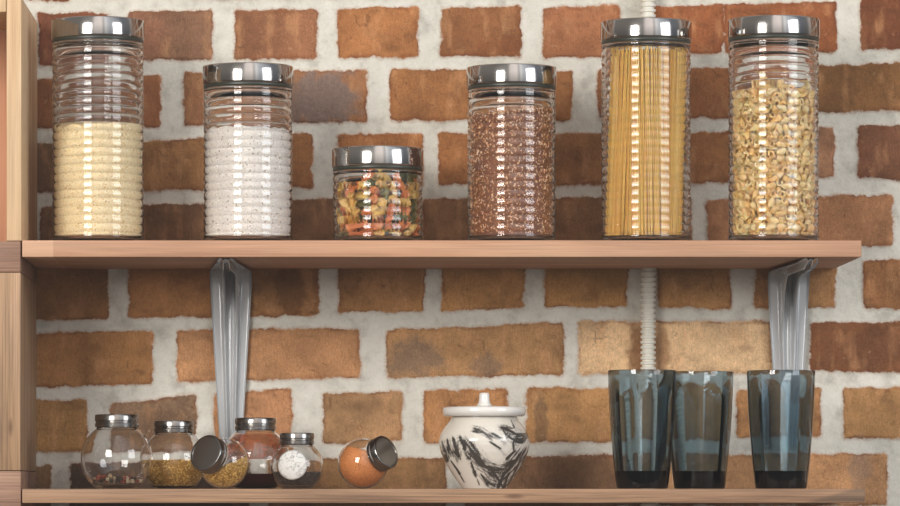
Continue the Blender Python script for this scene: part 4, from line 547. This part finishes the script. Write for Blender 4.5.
for i, p in enumerate(ELBOW):
    loc = Vector((p[0], p[1], p[2])) * 1e-4; rot = Euler([a / 100 for a in p[3:]])
    loc.x *= kR; loc.y *= kR
    if loc.z > zcut + .25 * loc.x: continue
    if cnt < 300:
        o = bpy.data.objects.new('elbow_pasta', me); C.objects.link(o); o.location = base + loc; o.rotation_euler = rot; cnt += 1
        tag(o, 'short curved elbow pasta tube inside the tall jar nearest the shelf end', 'pasta', 'elbow pasta pieces in the tall jar')
    else:
        M = rot.to_matrix(); k = len(rest_v); rest_v += [M @ Vector(q) + loc for q in em[0]]; rest_f += [tuple(k + j for j in t) for t in em[1]]
rr = random.Random(8)
for i in range(420):                                     # the unseen middle of the pile
    a = rr.uniform(0, 2 * PI); q = .023 * math.sqrt(rr.random()); loc = Vector((q * math.cos(a), q * math.sin(a), .006 + (zcut - .012) * i / 420))
    M = Euler((rr.uniform(0, 6), rr.uniform(0, 6), rr.uniform(0, 6))).to_matrix(); k = len(rest_v)
    rest_v += [M @ Vector(q) + loc for q in em[0]]; rest_f += [tuple(k + j for j in t) for t in em[1]]
o = link('elbow_pasta_pile', mk('elbow_pasta_pile', (rest_v, rest_f), M_elbow), loc=base)
tag(o, 'remaining elbow pasta packed deeper inside the tall jar', 'pasta', kind='stuff')

root, cx, yc, Ri, hb = jC
base = Vector((cx, yc, ZT + .0076)); kR = (Ri - .0018) / .045
fm = fusilli_mesh(); kinds = [('yellow', '#efb958', '#e8bd62', '#f9d486'), ('orange', '#e07f42', '#d9743a', '#f09c62'), ('green', '#66683e', '#565734', '#87854f')]
meshes = [mk('spiral_pasta', fm, pasta_mat(k[0] + '_spiral_dough', k[1], k[3])) for k in kinds]
zcut = (ZC + (Y0 - 169) * mpp(yc - Ri)) - base.z
rr = random.Random(21)
for i, p in enumerate(FUSILLI):
    loc = Vector((p[0] * kR, p[1] * kR, p[2])) * 1e-4
    if loc.z > hb - .013: continue
    k = rr.choices((0, 1, 2), (.47, .33, .20))[0]
    o = bpy.data.objects.new('spiral_pasta', meshes[k]); C.objects.link(o); o.location = base + loc; o.rotation_euler = [a / 100 for a in p[3:]]
    tag(o, kinds[k][0] + ' spiral pasta piece inside the short ribbed jar', 'pasta', kinds[k][0] + ' pasta spirals in the short jar')

# spaghetti
root, cx, yc, Ri, hb = jE
base = Vector((cx, yc, ZT + .0085))
M_spag = pasta_mat('spaghetti_dough', '#e3a644', '#f3c970')
L = (ZC + (Y0 - 46) * mpp(yc - Ri)) - base.z
def strand(r0, a0, r1, a1, l):
    p0 = Vector((r0 * math.cos(a0) - .0033, r0 * math.sin(a0), .0002)); p1 = Vector((r1 * math.cos(a1) + .0031, r1 * math.sin(a1), l))
    return p0, p1
def tube(p0, p1, r, n=7):
    d = (p1 - p0).normalized(); x = d.orthogonal().normalized(); y = d.cross(x); v = []; f = []
    for p in (p0, p1):
        for j in range(n): v.append(p + x * (r * math.cos(2 * PI * j / n)) + y * (r * math.sin(2 * PI * j / n)))
    for j in range(n): f.append((j, (j + 1) % n, n + (j + 1) % n, n + j))
    f += [tuple(range(n - 1, -1, -1)), tuple(range(n, 2 * n))]
    return v, f
rr = random.Random(4)
RB = Ri - .0064
sm = mk('spaghetti_strand', tube(Vector((0, 0, 0)), Vector((0, 0, L)), .00092, 8), M_spag)
def place_strand(p0, p1):
    d = (p1 - p0); o = bpy.data.objects.new('spaghetti_strand', sm); C.objects.link(o); o.location = base + p0
    o.rotation_euler = Vector((0, 0, 1)).rotation_difference(d.normalized()).to_euler(); o.scale.z = d.length / L
    tag(o, 'long dry spaghetti strand standing in the tall jar', 'spaghetti', 'spaghetti strands in the tall jar')
for layer, (rad, n) in enumerate(((RB, 64), (RB - .0022, 62))):
    for i in range(n):
        a = PI + .0 + PI * (i + .5) / n
        tw = .06 * math.sin(a * 2.3) + rr.uniform(-.05, .05)
        lean = layer == 0 and .40 < i / n < .66
        if lean: tw = -.20 + rr.uniform(-.05, .05)
        j = rr.uniform(-.0003, .0003) + (.0011 if lean else 0)
        place_strand(*strand(rad + j, a - tw * .5, rad + j - rr.random() * .0005, a + tw * .5, L * rr.uniform(.975, 1.0)))
v_, f_ = [], []
for i in range(330):
    back = i < 110
    a = PI * (i + .5) / 110 if back else rr.uniform(0, 2 * PI); q = RB - .0006 if back else (RB - .0040) * math.sqrt(rr.uniform(.25, 1))
    p0, p1 = strand(q, a, q, a + rr.uniform(-.06, .06), L * rr.uniform(.96, .995)); v, f = tube(p0, p1, .00092, 6); k = len(v_); v_ += v; f_ += [tuple(k + j for j in t) for t in f]
o = link('spaghetti_bundle', mk('spaghetti_bundle', (v_, f_), M_spag), loc=base)
tag(o, 'rest of the spaghetti packed behind the front strands', 'spaghetti', kind='stuff')

# ================================================================== SPICE JARS
G_ball = glass('clear_spice_glass', 1.45, (1, 1, 1, 1))
def spice_lid_mat():
    t = NT('dark_tinned_steel'); n = t.noise(t.coords(), 120, 3)
    t.bsdf(lin('#8a8682'), t.ramp(n, [(.3, .16), (.7, .24)]), 1.0); return t.m
M_slid = spice_lid_mat()
def spice_jar(px, rpx, y, label, base=.80, neck=.76, lidr=.60, lidh=.36, axis=None, lift=0, thick=.0026):
    m = mpp(y); r = rpx * m; cx = (px - X0) * m; zb = ZL + .0002
    b = base * r; nk = neck * r; T = .0013; tb = thick
    def arc(R, lo, hi, n):
        out = []
        for k in range(n + 1):
            z = lo + (hi - lo) * k / n; out.append((math.sqrt(max(1e-9, R * R - z * z)), z))
        return out
    lo = -b; lr = lidr * r
    a0 = math.asin(-b / r); a1 = math.acos(lr * .93 / r)
    outer = [(0, -b + .0012), (math.cos(a0) * r * .82, -b + .0008), (math.cos(a0) * r * .93, -b)]
    outer += [(r * math.cos(a0 + (a1 - a0) * k / 36), r * math.sin(a0 + (a1 - a0) * k / 36)) for k in range(1, 37)]
    zn = r * math.sin(a1)
    outer += [(lr * .90, zn + .0012), (lr * .90, zn + .004)]
    Ri = r - T; b1 = math.acos((lr * .90 - T) / Ri); b0 = math.asin((-b + tb) / Ri)
    inner = [(lr * .90 - T, zn + .004)] + [(Ri * math.cos(b1 + (b0 - b1) * k / 30), Ri * math.sin(b1 + (b0 - b1) * k / 30)) for k in range(31)] + [(0, -b + tb)]
    off = Vector((0, 0, b))
    if axis is None:
        loc = Vector((cx, y, zb)); rot = (0, 0, 0); cen = Vector((cx, y, zb + b))
    else:
        cen = Vector((cx, y, zb + r + lift)); q = Vector((0, 0, 1)).rotation_difference(Vector(axis).normalized()); rot = (0, 0, 0); loc = Vector((cx, y, zb)); TM = Matrix.Translation((0, 0, r + lift)) @ q.to_matrix().to_4x4() @ Matrix.Translation((0, 0, -b))
    root = thing('spice_jar', label, 'jar', loc, rot, 'small round spice jars')
    made = [lathe('jar_body', [(p, z + b) for p, z in outer + inner], G_ball, root, 96, ang=60)]
    z0 = zn + .0013 + b; h = lidh * r * 2 * .5
    lp = [(0, z0 + h * .72), (lr * .93, z0 + h * .72), (lr * .97, z0), (lr * .995, z0 + .0006), (lr * 1.0, z0 + h * .30), (lr * .965, z0 + h * .36), (lr * .965, z0 + h * .46), (lr * 1.0, z0 + h * .52), (lr * 1.0, z0 + h * .90), (lr * .975, z0 + h * .97), (lr * .93, z0 + h), (lr * .86, z0 + h), (lr * .84, z0 + h - .0006), (0, z0 + h - .0006)]
    made.append(lathe('lid', lp, M_slid, root, 72, ang=35))
    if axis is not None:
        for o_ in made: o_.data.transform(TM)
    lim = -b + tb + .0006; ax = Vector(axis).normalized() if axis is not None else None
    return dict(axis=ax, lim=lim, root=root, cen=cen, Ri=Ri - .0002, bot=-b + tb + .0004 if axis is None else -Ri, r=r, m=m)
def ball_fill(name, J, level, mat, label, tilt=0., mound=0., kind='stuff', cat='spice', rough=.0004):
    """spice lying level in a round jar; level in radii above the middle of the ball"""
    Ri = J['Ri'] - .0002; zl = level * Ri; b0 = max(math.asin(max(-1, (J['bot'] + .0002) / Ri)), -PI / 2 + .02); prof = [(0, Ri * math.sin(b0))]
    hi = min(.97, level + abs(tilt) * 1.0 + .01); b1 = math.asin(hi)
    prof += [(Ri * math.cos(b0 + (b1 - b0) * k / 26), Ri * math.sin(b0 + (b1 - b0) * k / 26)) for k in range(27)]
    rt = Ri * math.cos(math.asin(level)) if abs(level) < 1 else Ri
    rl = prof[-1][0]
    prof += [(rl * q, 9) for q in (.95, .85, .7, .5, .3, .12)] + [(0, zl + mound)]
    def fz(a, r, z):
        if z > 8: return r, zl + tilt * r * math.cos(a) + mound * (1 - (r / Ri) ** 2) + rough * math.sin(5 * a + 40 * r / Ri)
        zt = zl + tilt * r * math.cos(a) + mound * (1 - (r / Ri) ** 2)
        return (r, z) if z <= zt else (min(r, math.sqrt(max(1e-8, Ri * Ri - zt * zt))), zt)
    o = lathe(name, prof, mat, n=72, loc=J['cen'], fz=fz, ang=None)
    if J['axis'] is not None:                            # the flat glass bottom of a tipped jar cuts into the ball
        for v in o.data.vertices:
            d = v.co.dot(J['axis'])
            if d < J['lim']: v.co += J['axis'] * (J['lim'] - d)
    return tag(o, label, cat, kind=kind)
def ball_grains(o, J, n, size, level, tilt, seed, shape='ico', top=.3, sq=(1, 1, 1)):
    r = random.Random(seed); Ri = J['Ri'] - size * 1.15; pts = []; lo = J['bot'] + size
    while len(pts) < n * (1 - top):
        z = r.uniform(max(lo, -Ri), min(Ri, Ri * (level + abs(tilt)))); a = r.uniform(0, 2 * PI); q = math.sqrt(max(0, Ri * Ri - z * z))
        if z < level * Ri + tilt * q * math.cos(a): pts.append(Vector((q * math.cos(a), q * math.sin(a), z)))
    while len(pts) < n:
        a = r.uniform(0, 2 * PI); q = Ri * math.sqrt(r.random()); z = level * Ri + tilt * q * math.cos(a)
        if q * q + z * z < Ri * Ri: pts.append(Vector((q * math.cos(a), q * math.sin(a), z)))
    if J['axis'] is not None: pts = [p for p in pts if p.dot(J['axis']) > J['lim'] + size * 1.2]
    for v in o.data.vertices: v.co *= 1 - .9 * size / J['Ri']
    add_grains(o, *grains_mesh(pts, size, shape, seed, sq))

s1 = spice_jar(116.8, 36.2, .066, 'largest round spice jar, holding a few mixed peppercorns, nearest the upright', base=.83, lidr=.605, thick=.0052)
s2 = spice_jar(173.8, 33.2, .130, 'upright round spice jar half full of yellow mustard seeds', base=.83, lidr=.61)
s3 = spice_jar(224.0, 25.6, .052, 'round spice jar of mustard seeds lying on its side, lid towards the viewer', base=.80, lidr=.74, lidh=.46, axis=(-.60, -.80, .35))
s4 = spice_jar(255.5, 34.5, .136, 'upright round spice jar dusted with red paprika below the left bracket', base=.83, lidr=.60)
s5 = spice_jar(297, 26.4, .072, 'smallest upright round spice jar, with a round white paper label', base=.83, lidr=.65, lidh=.44)
s6 = spice_jar(363, 25.4, .070, 'round spice jar of orange curry powder leaning on its side', base=.80, lidr=.68, lidh=.46, axis=(.75, -.62, .37))
M_must = shaded('mustard_seeds', [(0., '#a07430'), (.3, '#cd9d48'), (.65, '#e2b65c'), (1., '#f0d080')], .45)
def bf(J, level, name, label, tilt, n, seed):
    o = ball_fill(name, J, level, M_must, label, tilt=tilt); ball_grains(o, J, n, .00105, level, tilt, seed)
bf(s2, .02, 'mustard_seeds', 'yellow mustard seeds half filling the upright round jar', .02, 2000, 5)
bf(s3, -.16, 'mustard_seeds', 'yellow mustard seeds lying in the tipped round jar', .42, 1500, 6)
o = ball_fill('paprika', s4, -.42, grainy('paprika_powder', ['#4a1812', '#5e2118', '#6c2a1c'], 1600, .5), 'dark red paprika in the bottom of the upright jar below the bracket')
M_dust = NT('paprika_dust')
_v = M_dust.coords(); _n = M_dust.noise(_v, 90, 4); _d = M_dust.n('ShaderNodeBsdfDiffuse', {'Color': lin('#b5623c')}); _t = M_dust.n('ShaderNodeBsdfTransparent')
_m = M_dust.n('ShaderNodeMixShader', {0: M_dust.ramp(_n, [(.3, .35), (.7, .8)]), 1: _t.outputs[0], 2: _d.outputs[0]}); M_dust.t.links.new(_m.outputs[0], M_dust.out.inputs[0])
pr = []
for k in range(22):
    a = math.radians(2 + 50 * k / 21); pr.append(((s4['Ri'] - .0003) * math.cos(a), (s4['Ri'] - .0003) * math.sin(a) + .83 * s4['r']))
tag(lathe('paprika_film', pr, M_dust.m, s4['root'], 72, ang=None), 'orange paprika dust clinging inside the shoulder')
o = ball_fill('black_seeds', s5, -.25, shaded('black_seed', [(0., '#1b1715'), (.6, '#332b27'), (1., '#57493e')], .4), 'black seeds in the jar with the paper label', cat='spice')
ball_grains(o, s5, 900, .0012, -.25, 0.0, 12)
o = ball_fill('curry_powder', s6, .56, grainy('curry', ['#d9803e', '#e38d46', '#eb9a56', '#e29050'], 1500, .5, ('#8f4a1e', .05), .0008), 'orange curry powder filling the leaning round jar', tilt=-.25)

# paper label
def paper():
    t = NT('printed_white_paper'); v = t.coords((1, 1, 1))
    n = t.noise(v, 150, 3, .6, 1.2); w = t.noise(v, 420, 2)
    ink = t.math('MULTIPLY', t.ramp(n, [(.50, 0.), (.56, .8), (.62, .35), (.66, 0.)]), t.ramp(w, [(.4, .3), (.6, 1.)]))
    t.bsdf(t.mix(ink, lin('#d2d0cb'), lin('#5d5c5a')), .7); return t.m
def disc_on_ball(R, cap, n=40, rings=8):
    v = [(0, -R, 0)]; f = []
    for k in range(1, rings + 1):
        a = cap * k / rings
        for j in range(n):
            t = 2 * PI * j / n; v.append((R * math.sin(a) * math.cos(t), -R * math.cos(a), R * math.sin(a) * math.sin(t)))
    for j in range(n): f.append((0, 1 + j, 1 + (j + 1) % n))
    for k in range(rings - 1):
        for j in range(n):
            a = 1 + k * n + j; b = 1 + k * n + (j + 1) % n; f.append((a, a + n, b + n, b))
    return v, f
lab = link('paper_label', mk('paper_label', disc_on_ball(s5['r'] + .0004, math.asin(.55)), paper()), None, s5['root'], (0, 0, .83 * s5['r']), (math.radians(-4), 0, math.radians(-11)))
tag(lab, 'round white paper label with faint grey leaf print')
lab.modifiers.new('thick', 'SOLIDIFY').thickness = -.0002

# peppercorns: dropped one after another into the round bottom
pc = [('dark red', '#93402f', '#b85a44'), ('black', '#3a2f28', '#5a4a3e'), ('cream', '#d8bf94', '#f2e2c0')]
b = bmesh.new(); bmesh.ops.create_icosphere(b, subdivisions=2, radius=1)
for v in b.verts: v.co *= 1 + .07 * math.sin(9 * v.co.x + 4 * v.co.z) * math.cos(8 * v.co.y)
pv = [tuple(v.co) for v in b.verts]; b.verts.index_update(); pf = [tuple(v.index for v in f.verts) for f in b.faces]; b.free()
def pm(a, c):
    t = NT('peppercorn_skin'); inf = t.n('ShaderNodeObjectInfo').outputs['Random']; n = t.noise(t.coords(), 3, 3)
    col = t.mix(inf, lin(a), lin(c)); t.bsdf(t.mix(1., col, t.ramp(n, [(.35, .6), (.6, 1.1)]), 'MULTIPLY'), .55, 0, t.bump(n, .6, .2)); return t.m
pmesh = [mk('peppercorn', (pv, pf), pm(k[1], k[2])) for k in pc]
rr = random.Random(2); placed = []; Rb = s1['Ri']; bot = s1['bot']
for i in range(130):
    rad = rr.uniform(.0019, .0025); best = None
    for tr in range(30):
        a = rr.uniform(0, 2 * PI); q = .0255 * math.sqrt(rr.random()); x, y = q * math.cos(a), q * math.sin(a)
        z = bot + rad + .0002
        R2 = Rb - rad - .0002
        if q < R2: z = max(z, -math.sqrt(R2 * R2 - q * q))
        else: continue
        for (X, Y, Z, r0) in placed:
            d2 = (x - X) ** 2 + (y - Y) ** 2; s = (rad + r0) * 1.04
            if d2 < s * s: z = max(z, Z + math.sqrt(s * s - d2))
        sc_ = z + .1 * x
        if best is None or sc_ < best[0]: best = (sc_, x, y, z)
    if best is None: continue
    _, x, y, z = best; placed.append((x, y, z, rad))
    k = rr.choices((0, 1, 2), (.45, .40, .15))[0]
    o = bpy.data.objects.new('peppercorn', pmesh[k]); C.objects.link(o); o.location = s1['cen'] + Vector((x, y, z)); o.scale = (rad,) * 3; o.rotation_euler = (rr.random() * 6, rr.random() * 6, 0)
    tag(o, pc[k][0] + ' peppercorn lying in the largest round spice jar', 'peppercorn', pc[k][0] + ' peppercorns in the round jar')

# ================================================================== MARBLED LIDDED POT
def pot():
    y = .085; m = mpp(y); cx = (484.3 - X0) * m; zb = ZL + .0002
    root = thing('lidded_pot', 'white lidded ceramic pot with black ink-like brush marks', 'pot', (cx, y, zb))
    P = lambda r, py: (r * m, (488.5 - py) * m)
    # silhouette, smoothly interpolated
    key = [(488.5, 21.5), (486, 23.6), (480, 28), (470, 34.6), (460, 40.2), (452, 43.6), (445, 45.3), (440, 45.4), (434, 43.8), (428, 40.2), (423, 36.2), (420, 33.8), (418, 32.9), (416.6, 33.0)]
    ys = [k[0] for k in key][::-1]; rs = [k[1] for k in key][::-1]
    fine = np.linspace(416.6, 488.5, 110); rf = np.interp(fine, ys, rs)
    ker = np.array([1, 2, 3, 2, 1]) / 9.; pad = np.pad(rf, 2, mode='edge'); rf2 = np.convolve(pad, ker, 'valid'); 
    prof = [(0, .0014), (17 * m, .0012), (19.5 * m, 0)] + [P(r, py) for py, r in zip(fine[::-1], rf2[::-1])]
    prof += [P(31, 416.2), P(30.4, 418), P(33, 424), P(41, 436), P(42, 444), P(36, 462), P(20, 484), (0, P(0, 485)[1])]
    v, f = lathe_np(prof, 220)
    me = bpy.data.meshes.new('pot_body'); me.from_pydata(v, [], f); me.update()
    bm = bmesh.new(); bm.from_mesh(me); bmesh.ops.recalc_face_normals(bm, faces=bm.faces); bm.to_mesh(me); bm.free(); me.shade_smooth()
    # brush strokes in front-view coordinates (pot units), taken up by the glaze
    q = lambda *pts: [((x / 4.214 + 420 - 484.3), (y_ / 4.214 + 380)) for x, y_ in pts]
    strokes = [(q((88, 262), (98, 300), (112, 335)), 1.6), (q((112, 258), (118, 290), (128, 322)), 2.0), (q((140, 252), (150, 300), (162, 335)), 2.4), (q((168, 246), (182, 290), (200, 330)), 2.2),
               (q((185, 262), (215, 310), (255, 355), (300, 385), (335, 435)), 4.2), (q((205, 275), (240, 335), (285, 365), (330, 380)), 3.2), (q((415, 318), (385, 360), (352, 400), (335, 445)), 5.2), (q((300, 380), (340, 378), (380, 350)), 3.4),
               (q((440, 290), (415, 350), (385, 410), (372, 440)), 1.5), (q((455, 300), (430, 350), (400, 400)), 1.1), (q((228, 210), (262, 218), (292, 240)), 2.6), (q((345, 208), (378, 214), (408, 236), (445, 232)), 3.4), (q((445, 232), (425, 258), (405, 248)), 2.8),
               (q((350, 216), (366, 242), (400, 258), (425, 262)), 2.2), (q((300, 228), (330, 246), (350, 270)), 1.6), (q((262, 402), (285, 432), (310, 444)), 3.0), (q((385, 262), (392, 300), (360, 330)), 1.2), (q((290, 262), (330, 290), (352, 318)), 1.2), (q((380, 170), (392, 200)), 1.3), (q((130, 340), (165, 395), (185, 430)), .9), (q((210, 350), (232, 405), (245, 440)), 1.0)]
    ink = []
    for vert in me.vertices:
        x, yy, z = vert.co
        best = 9.
        if yy < .004:
            a = x / m; bpy_ = 488.5 - z / m
            for pts, w in strokes:
                for (x0, y0), (x1, y1) in zip(pts, pts[1:]):
                    dx, dy = x1 - x0, y1 - y0; t = max(0, min(1, ((a - x0) * dx + (bpy_ - y0) * dy) / (dx * dx + dy * dy)))
                    d = math.hypot(a - x0 - t * dx, bpy_ - y0 - t * dy) / w
                    if d < 2.6:
                        ln = math.hypot(dx, dy) or 1; lat = ((a - x0) * dy - (bpy_ - y0) * dx) / ln; alo = ((a - x0) * dx + (bpy_ - y0) * dy) / ln
                        i1 = x0 * 7.3
                        d += (float(vnoise(np.float64(lat * .95 + i1 + 60), np.float64(alo * .09 + 40), 31)) - .53) * 2.3 + (float(vnoise(np.float64(lat * 2.2 + i1 + 90), np.float64(alo * .2 + 10), 32)) - .5) * .9
                    best = min(best, d)
        ink.append(best)
    at_ = me.attributes.new('ink', 'FLOAT', 'POINT'); at_.data.foreach_set('value', np.array(ink, dtype=np.float32))
    t = NT('white_glaze_with_ink'); a = t.n('ShaderNodeAttribute', attribute_name='ink').outputs['Fac']
    n = t.noise(t.coords((1.0, 1.0, .55)), 330, 4, .65, .8); n2 = t.noise(t.coords(), 900, 2)
    e = t.math('ADD', a, t.math('MULTIPLY', t.math('SUBTRACT', n, .5), 1.6))
    k = t.n('ShaderNodeMapRange', {0: e, 1: .15, 2: 1.25, 3: .95, 4: 0.0}).outputs[0]
    wash = t.n('ShaderNodeMapRange', {0: e, 1: .6, 2: 2.6, 3: .22, 4: 0.0}).outputs[0]
    c = t.mix(wash, lin('#d9d2c6'), lin('#938a80')); c = t.mix(k, c, lin('#2b2725'))
    t.bsdf(c, .16, 0, None, **{'Coat Weight': .5, 'Coat Roughness': .06})
    link('pot_body', me, t.m, root)
    M = plain('white_glaze', '#dedad3', .2, 0, .03, 50, **{'Coat Weight': .4})
    lid = lathe('lid', [(0, P(0, 415.8)[1]), P(32, 416), P(38, 416.4), P(40.6, 415), P(41.6, 412), P(41.4, 409), P(40.4, 407.3), P(38, 406.8), P(30, 406.6), P(12, 405.6), P(8, 405.2), (0, P(0, 405)[1])], M, root, 96, ang=None)
    lathe('knob', [(0, P(0, 405.4)[1]), P(8.2, 405.4), P(6.4, 403.6), P(5.4, 401), P(5.1, 397), P(5.0, 394), P(4.3, 392.8), P(2, 392.4), (0, P(0, 392.4)[1])], M, lid, 40, ang=None)
pot()

# ================================================================== SMOKED TUMBLERS
G_smoke = glass('smoked_blue_glass', 1.5, (.97, .985, 1, 1), 0.0, ((.41, .52, .55, 1), 410.0))
def tumbler_mesh():
    H = .1285; key = [(0, .0275), (.004, .0284), (.03, .0314), (.06, .0340), (.09, .0359), (.115, .0369), (H, .0373)]
    Z = [k[0] for k in key]; Rr = [k[1] for k in key]; ro = lambda z: float(np.interp(z, Z, Rr))
    N = 120; fac = 10
    prof = [(0, .0008, 0), (.022, .0006, 0), (.0262, 0, 0)] + [(ro(z), z, 0) for z in np.linspace(.0008, H - .0012, 26)] + [(.0371, H - .0003, 0), (.0364, H, 0), (.0357, H - .0004, 0)]
    zi = np.linspace(H - .0012, .0195, 24)
    prof += [(ro(z) - .0017 - .0010 * (1 - z / H), z, min(1, (H - z) / .03)) for z in zi] + [(.026, .0182, .8), (.020, .0176, .3), (0, .0174, 0)]
    v = []; f = []; rings = []
    for r, z, w in prof:
        if r == 0: rings.append([len(v)]); v.append((0, 0, z)); continue
        ids = []
        for j in range(N):
            a = 2 * PI * j / N; ph = (a % (2 * PI / fac)) - PI / fac
            flat = math.cos(PI / fac) / math.cos(ph); rr_ = r * (1 - w * .9 * (1 - flat / 1.0) ) if w else r
            ids.append(len(v)); v.append((rr_ * math.cos(a), rr_ * math.sin(a), z))
        rings.append(ids)
    for a, b_ in zip(rings, rings[1:]):
        for j in range(N):
            k = (j + 1) % N
            if len(a) == 1: f.append((a[0], b_[k], b_[j]))
            elif len(b_) == 1: f.append((a[j], a[k], b_[0]))
            else: f.append((a[j], a[k], b_[k], b_[j]))
    return v, f
tm = mk('tumbler', tumbler_mesh(), G_smoke, 22)
for px, y, rz, label in ((642.2, .048, .1, 'smoked blue-grey glass tumbler in front of the ivory conduit'), (699.5, .104, .35, 'smoked blue-grey glass tumbler set back between the other two tumblers'), (781, .062, .2, 'smoked blue-grey glass tumbler standing apart below the right bracket')):
    o = bpy.data.objects.new('tumbler', tm); C.objects.link(o); o.location = ((px - X0) * mpp(y), y, ZL + .0002); o.rotation_euler = (0, 0, rz)
    tag(o, label, 'glass', 'smoked glass tumblers')

# ================================================================== LIGHT, ROOM, CAMERA
def area(name, az, el, dist, sx, sy, power, col):
    tgt = Vector((.10, .10, ZC + .22)); a = math.radians(az); e = math.radians(el)
    p = tgt + Vector((math.sin(a) * math.cos(e), -math.cos(a) * math.cos(e), math.sin(e))) * dist
    L_ = bpy.data.lights.new(name, 'AREA'); L_.shape = 'RECTANGLE'; L_.size = sx; L_.size_y = sy; L_.energy = power; L_.color = col
    o = bpy.data.objects.new(name, L_); C.objects.link(o); o.location = p; o.rotation_euler = (tgt - p).to_track_quat('-Z', 'Y').to_euler(); return o
area('window_light', -29, 11.5, 3.3, 1.05, 1.25, 82, (1.0, .97, .93))
area('window_light', 49, 12, 4.0, 1.6, 1.9, 58, (.94, .97, 1.0))
w = bpy.data.worlds.new('room'); sc.world = w; w.use_nodes = True; nt = w.node_tree; nt.nodes.clear()
def wn(t, **kw):
    n = nt.nodes.new(t)
    for k, v in kw.items(): setattr(n, k, v)
    return n
tc = wn('ShaderNodeTexCoord'); sep = wn('ShaderNodeSeparateXYZ'); nt.links.new(tc.outputs['Generated'], sep.inputs[0])
neg = wn('ShaderNodeMath', operation='MULTIPLY'); nt.links.new(sep.outputs[1], neg.inputs[0]); neg.inputs[1].default_value = -1
at2 = wn('ShaderNodeMath', operation='ARCTAN2'); nt.links.new(sep.outputs[0], at2.inputs[0]); nt.links.new(neg.outputs[0], at2.inputs[1])
mr = wn('ShaderNodeMapRange'); nt.links.new(at2.outputs[0], mr.inputs[0]); mr.inputs[1].default_value = -PI; mr.inputs[2].default_value = PI
rp = wn('ShaderNodeValToRGB'); nt.links.new(mr.outputs[0], rp.inputs[0])
def azp(d): return (d + 180) / 360
st = [(-180, (.30, .28, .26)), (-110, (.20, .185, .17)), (-106, (.38, .35, .33)), (-98, (.38, .35, .33)), (-92, (.13, .12, .11)), (-44, (.12, .11, .10)), (-12, (.20, .19, .18)), (-5, (.62, .57, .54)), (12, (.70, .64, .61)), (17, (.34, .32, .31)), (22, (.66, .66, .66)), (30, (.40, .42, .45)), (66, (.10, .11, .13)), (88, (.12, .12, .12)), (98, (.34, .30, .27)), (180, (.30, .28, .26))]
cr = rp.color_ramp
while len(cr.elements) < len(st): cr.elements.new(.5)
for e, (d, c) in zip(cr.elements, st): e.position = azp(d); e.color = c + (1,)
zr = wn('ShaderNodeValToRGB'); mz = wn('ShaderNodeMapRange'); nt.links.new(sep.outputs[2], mz.inputs[0]); mz.inputs[1].default_value = -1; mz.inputs[2].default_value = 1
nt.links.new(mz.outputs[0], zr.inputs[0])
for e, (p, c) in zip(zr.color_ramp.elements, ((.42, .7), (.66, 2.3))): e.position = p; e.color = (c, c, c, 1)
mx = wn('ShaderNodeMix', data_type='RGBA', blend_type='MULTIPLY'); mx.inputs[0].default_value = 1; nt.links.new(rp.outputs[0], mx.inputs[6]); nt.links.new(zr.outputs[0], mx.inputs[7])
bg = wn('ShaderNodeBackground'); nt.links.new(mx.outputs[2], bg.inputs[0]); bg.inputs[1].default_value = 1.1
wo = wn('ShaderNodeOutputWorld'); nt.links.new(bg.outputs[0], wo.inputs[0])

cam = bpy.data.cameras.new('camera'); co = bpy.data.objects.new('camera', cam); C.objects.link(co)
co.location = (0, -D, ZC); co.rotation_euler = (PI / 2, 0, 0)
cam.sensor_fit = 'HORIZONTAL'; cam.sensor_width = 36; cam.lens = 36 * F / 900
cam.shift_x = (450 - X0) / 900; cam.shift_y = (Y0 - 253) / 900; cam.clip_start = .1; cam.clip_end = 50
sc.camera = co
cy = sc.cycles
cy.max_bounces = 20; cy.transmission_bounces = 20; cy.glossy_bounces = 8; cy.diffuse_bounces = 4; cy.transparent_max_bounces = 16
cy.caustics_reflective = True; cy.caustics_refractive = True; cy.blur_glossy = .4; cy.sample_clamp_indirect = 12.0
cy.use_denoising = True; cy.use_adaptive_sampling = False
vs = sc.view_settings
vs.use_curve_mapping = True                              # a matte print: the blacks are lifted a little
cmap = vs.curve_mapping; cmap.curves[3].points[0].location = (0.0, 0.0125); cmap.update()
vs.view_transform = 'Standard'; vs.look = 'None'; vs.exposure = 0.0; vs.gamma = 1.0
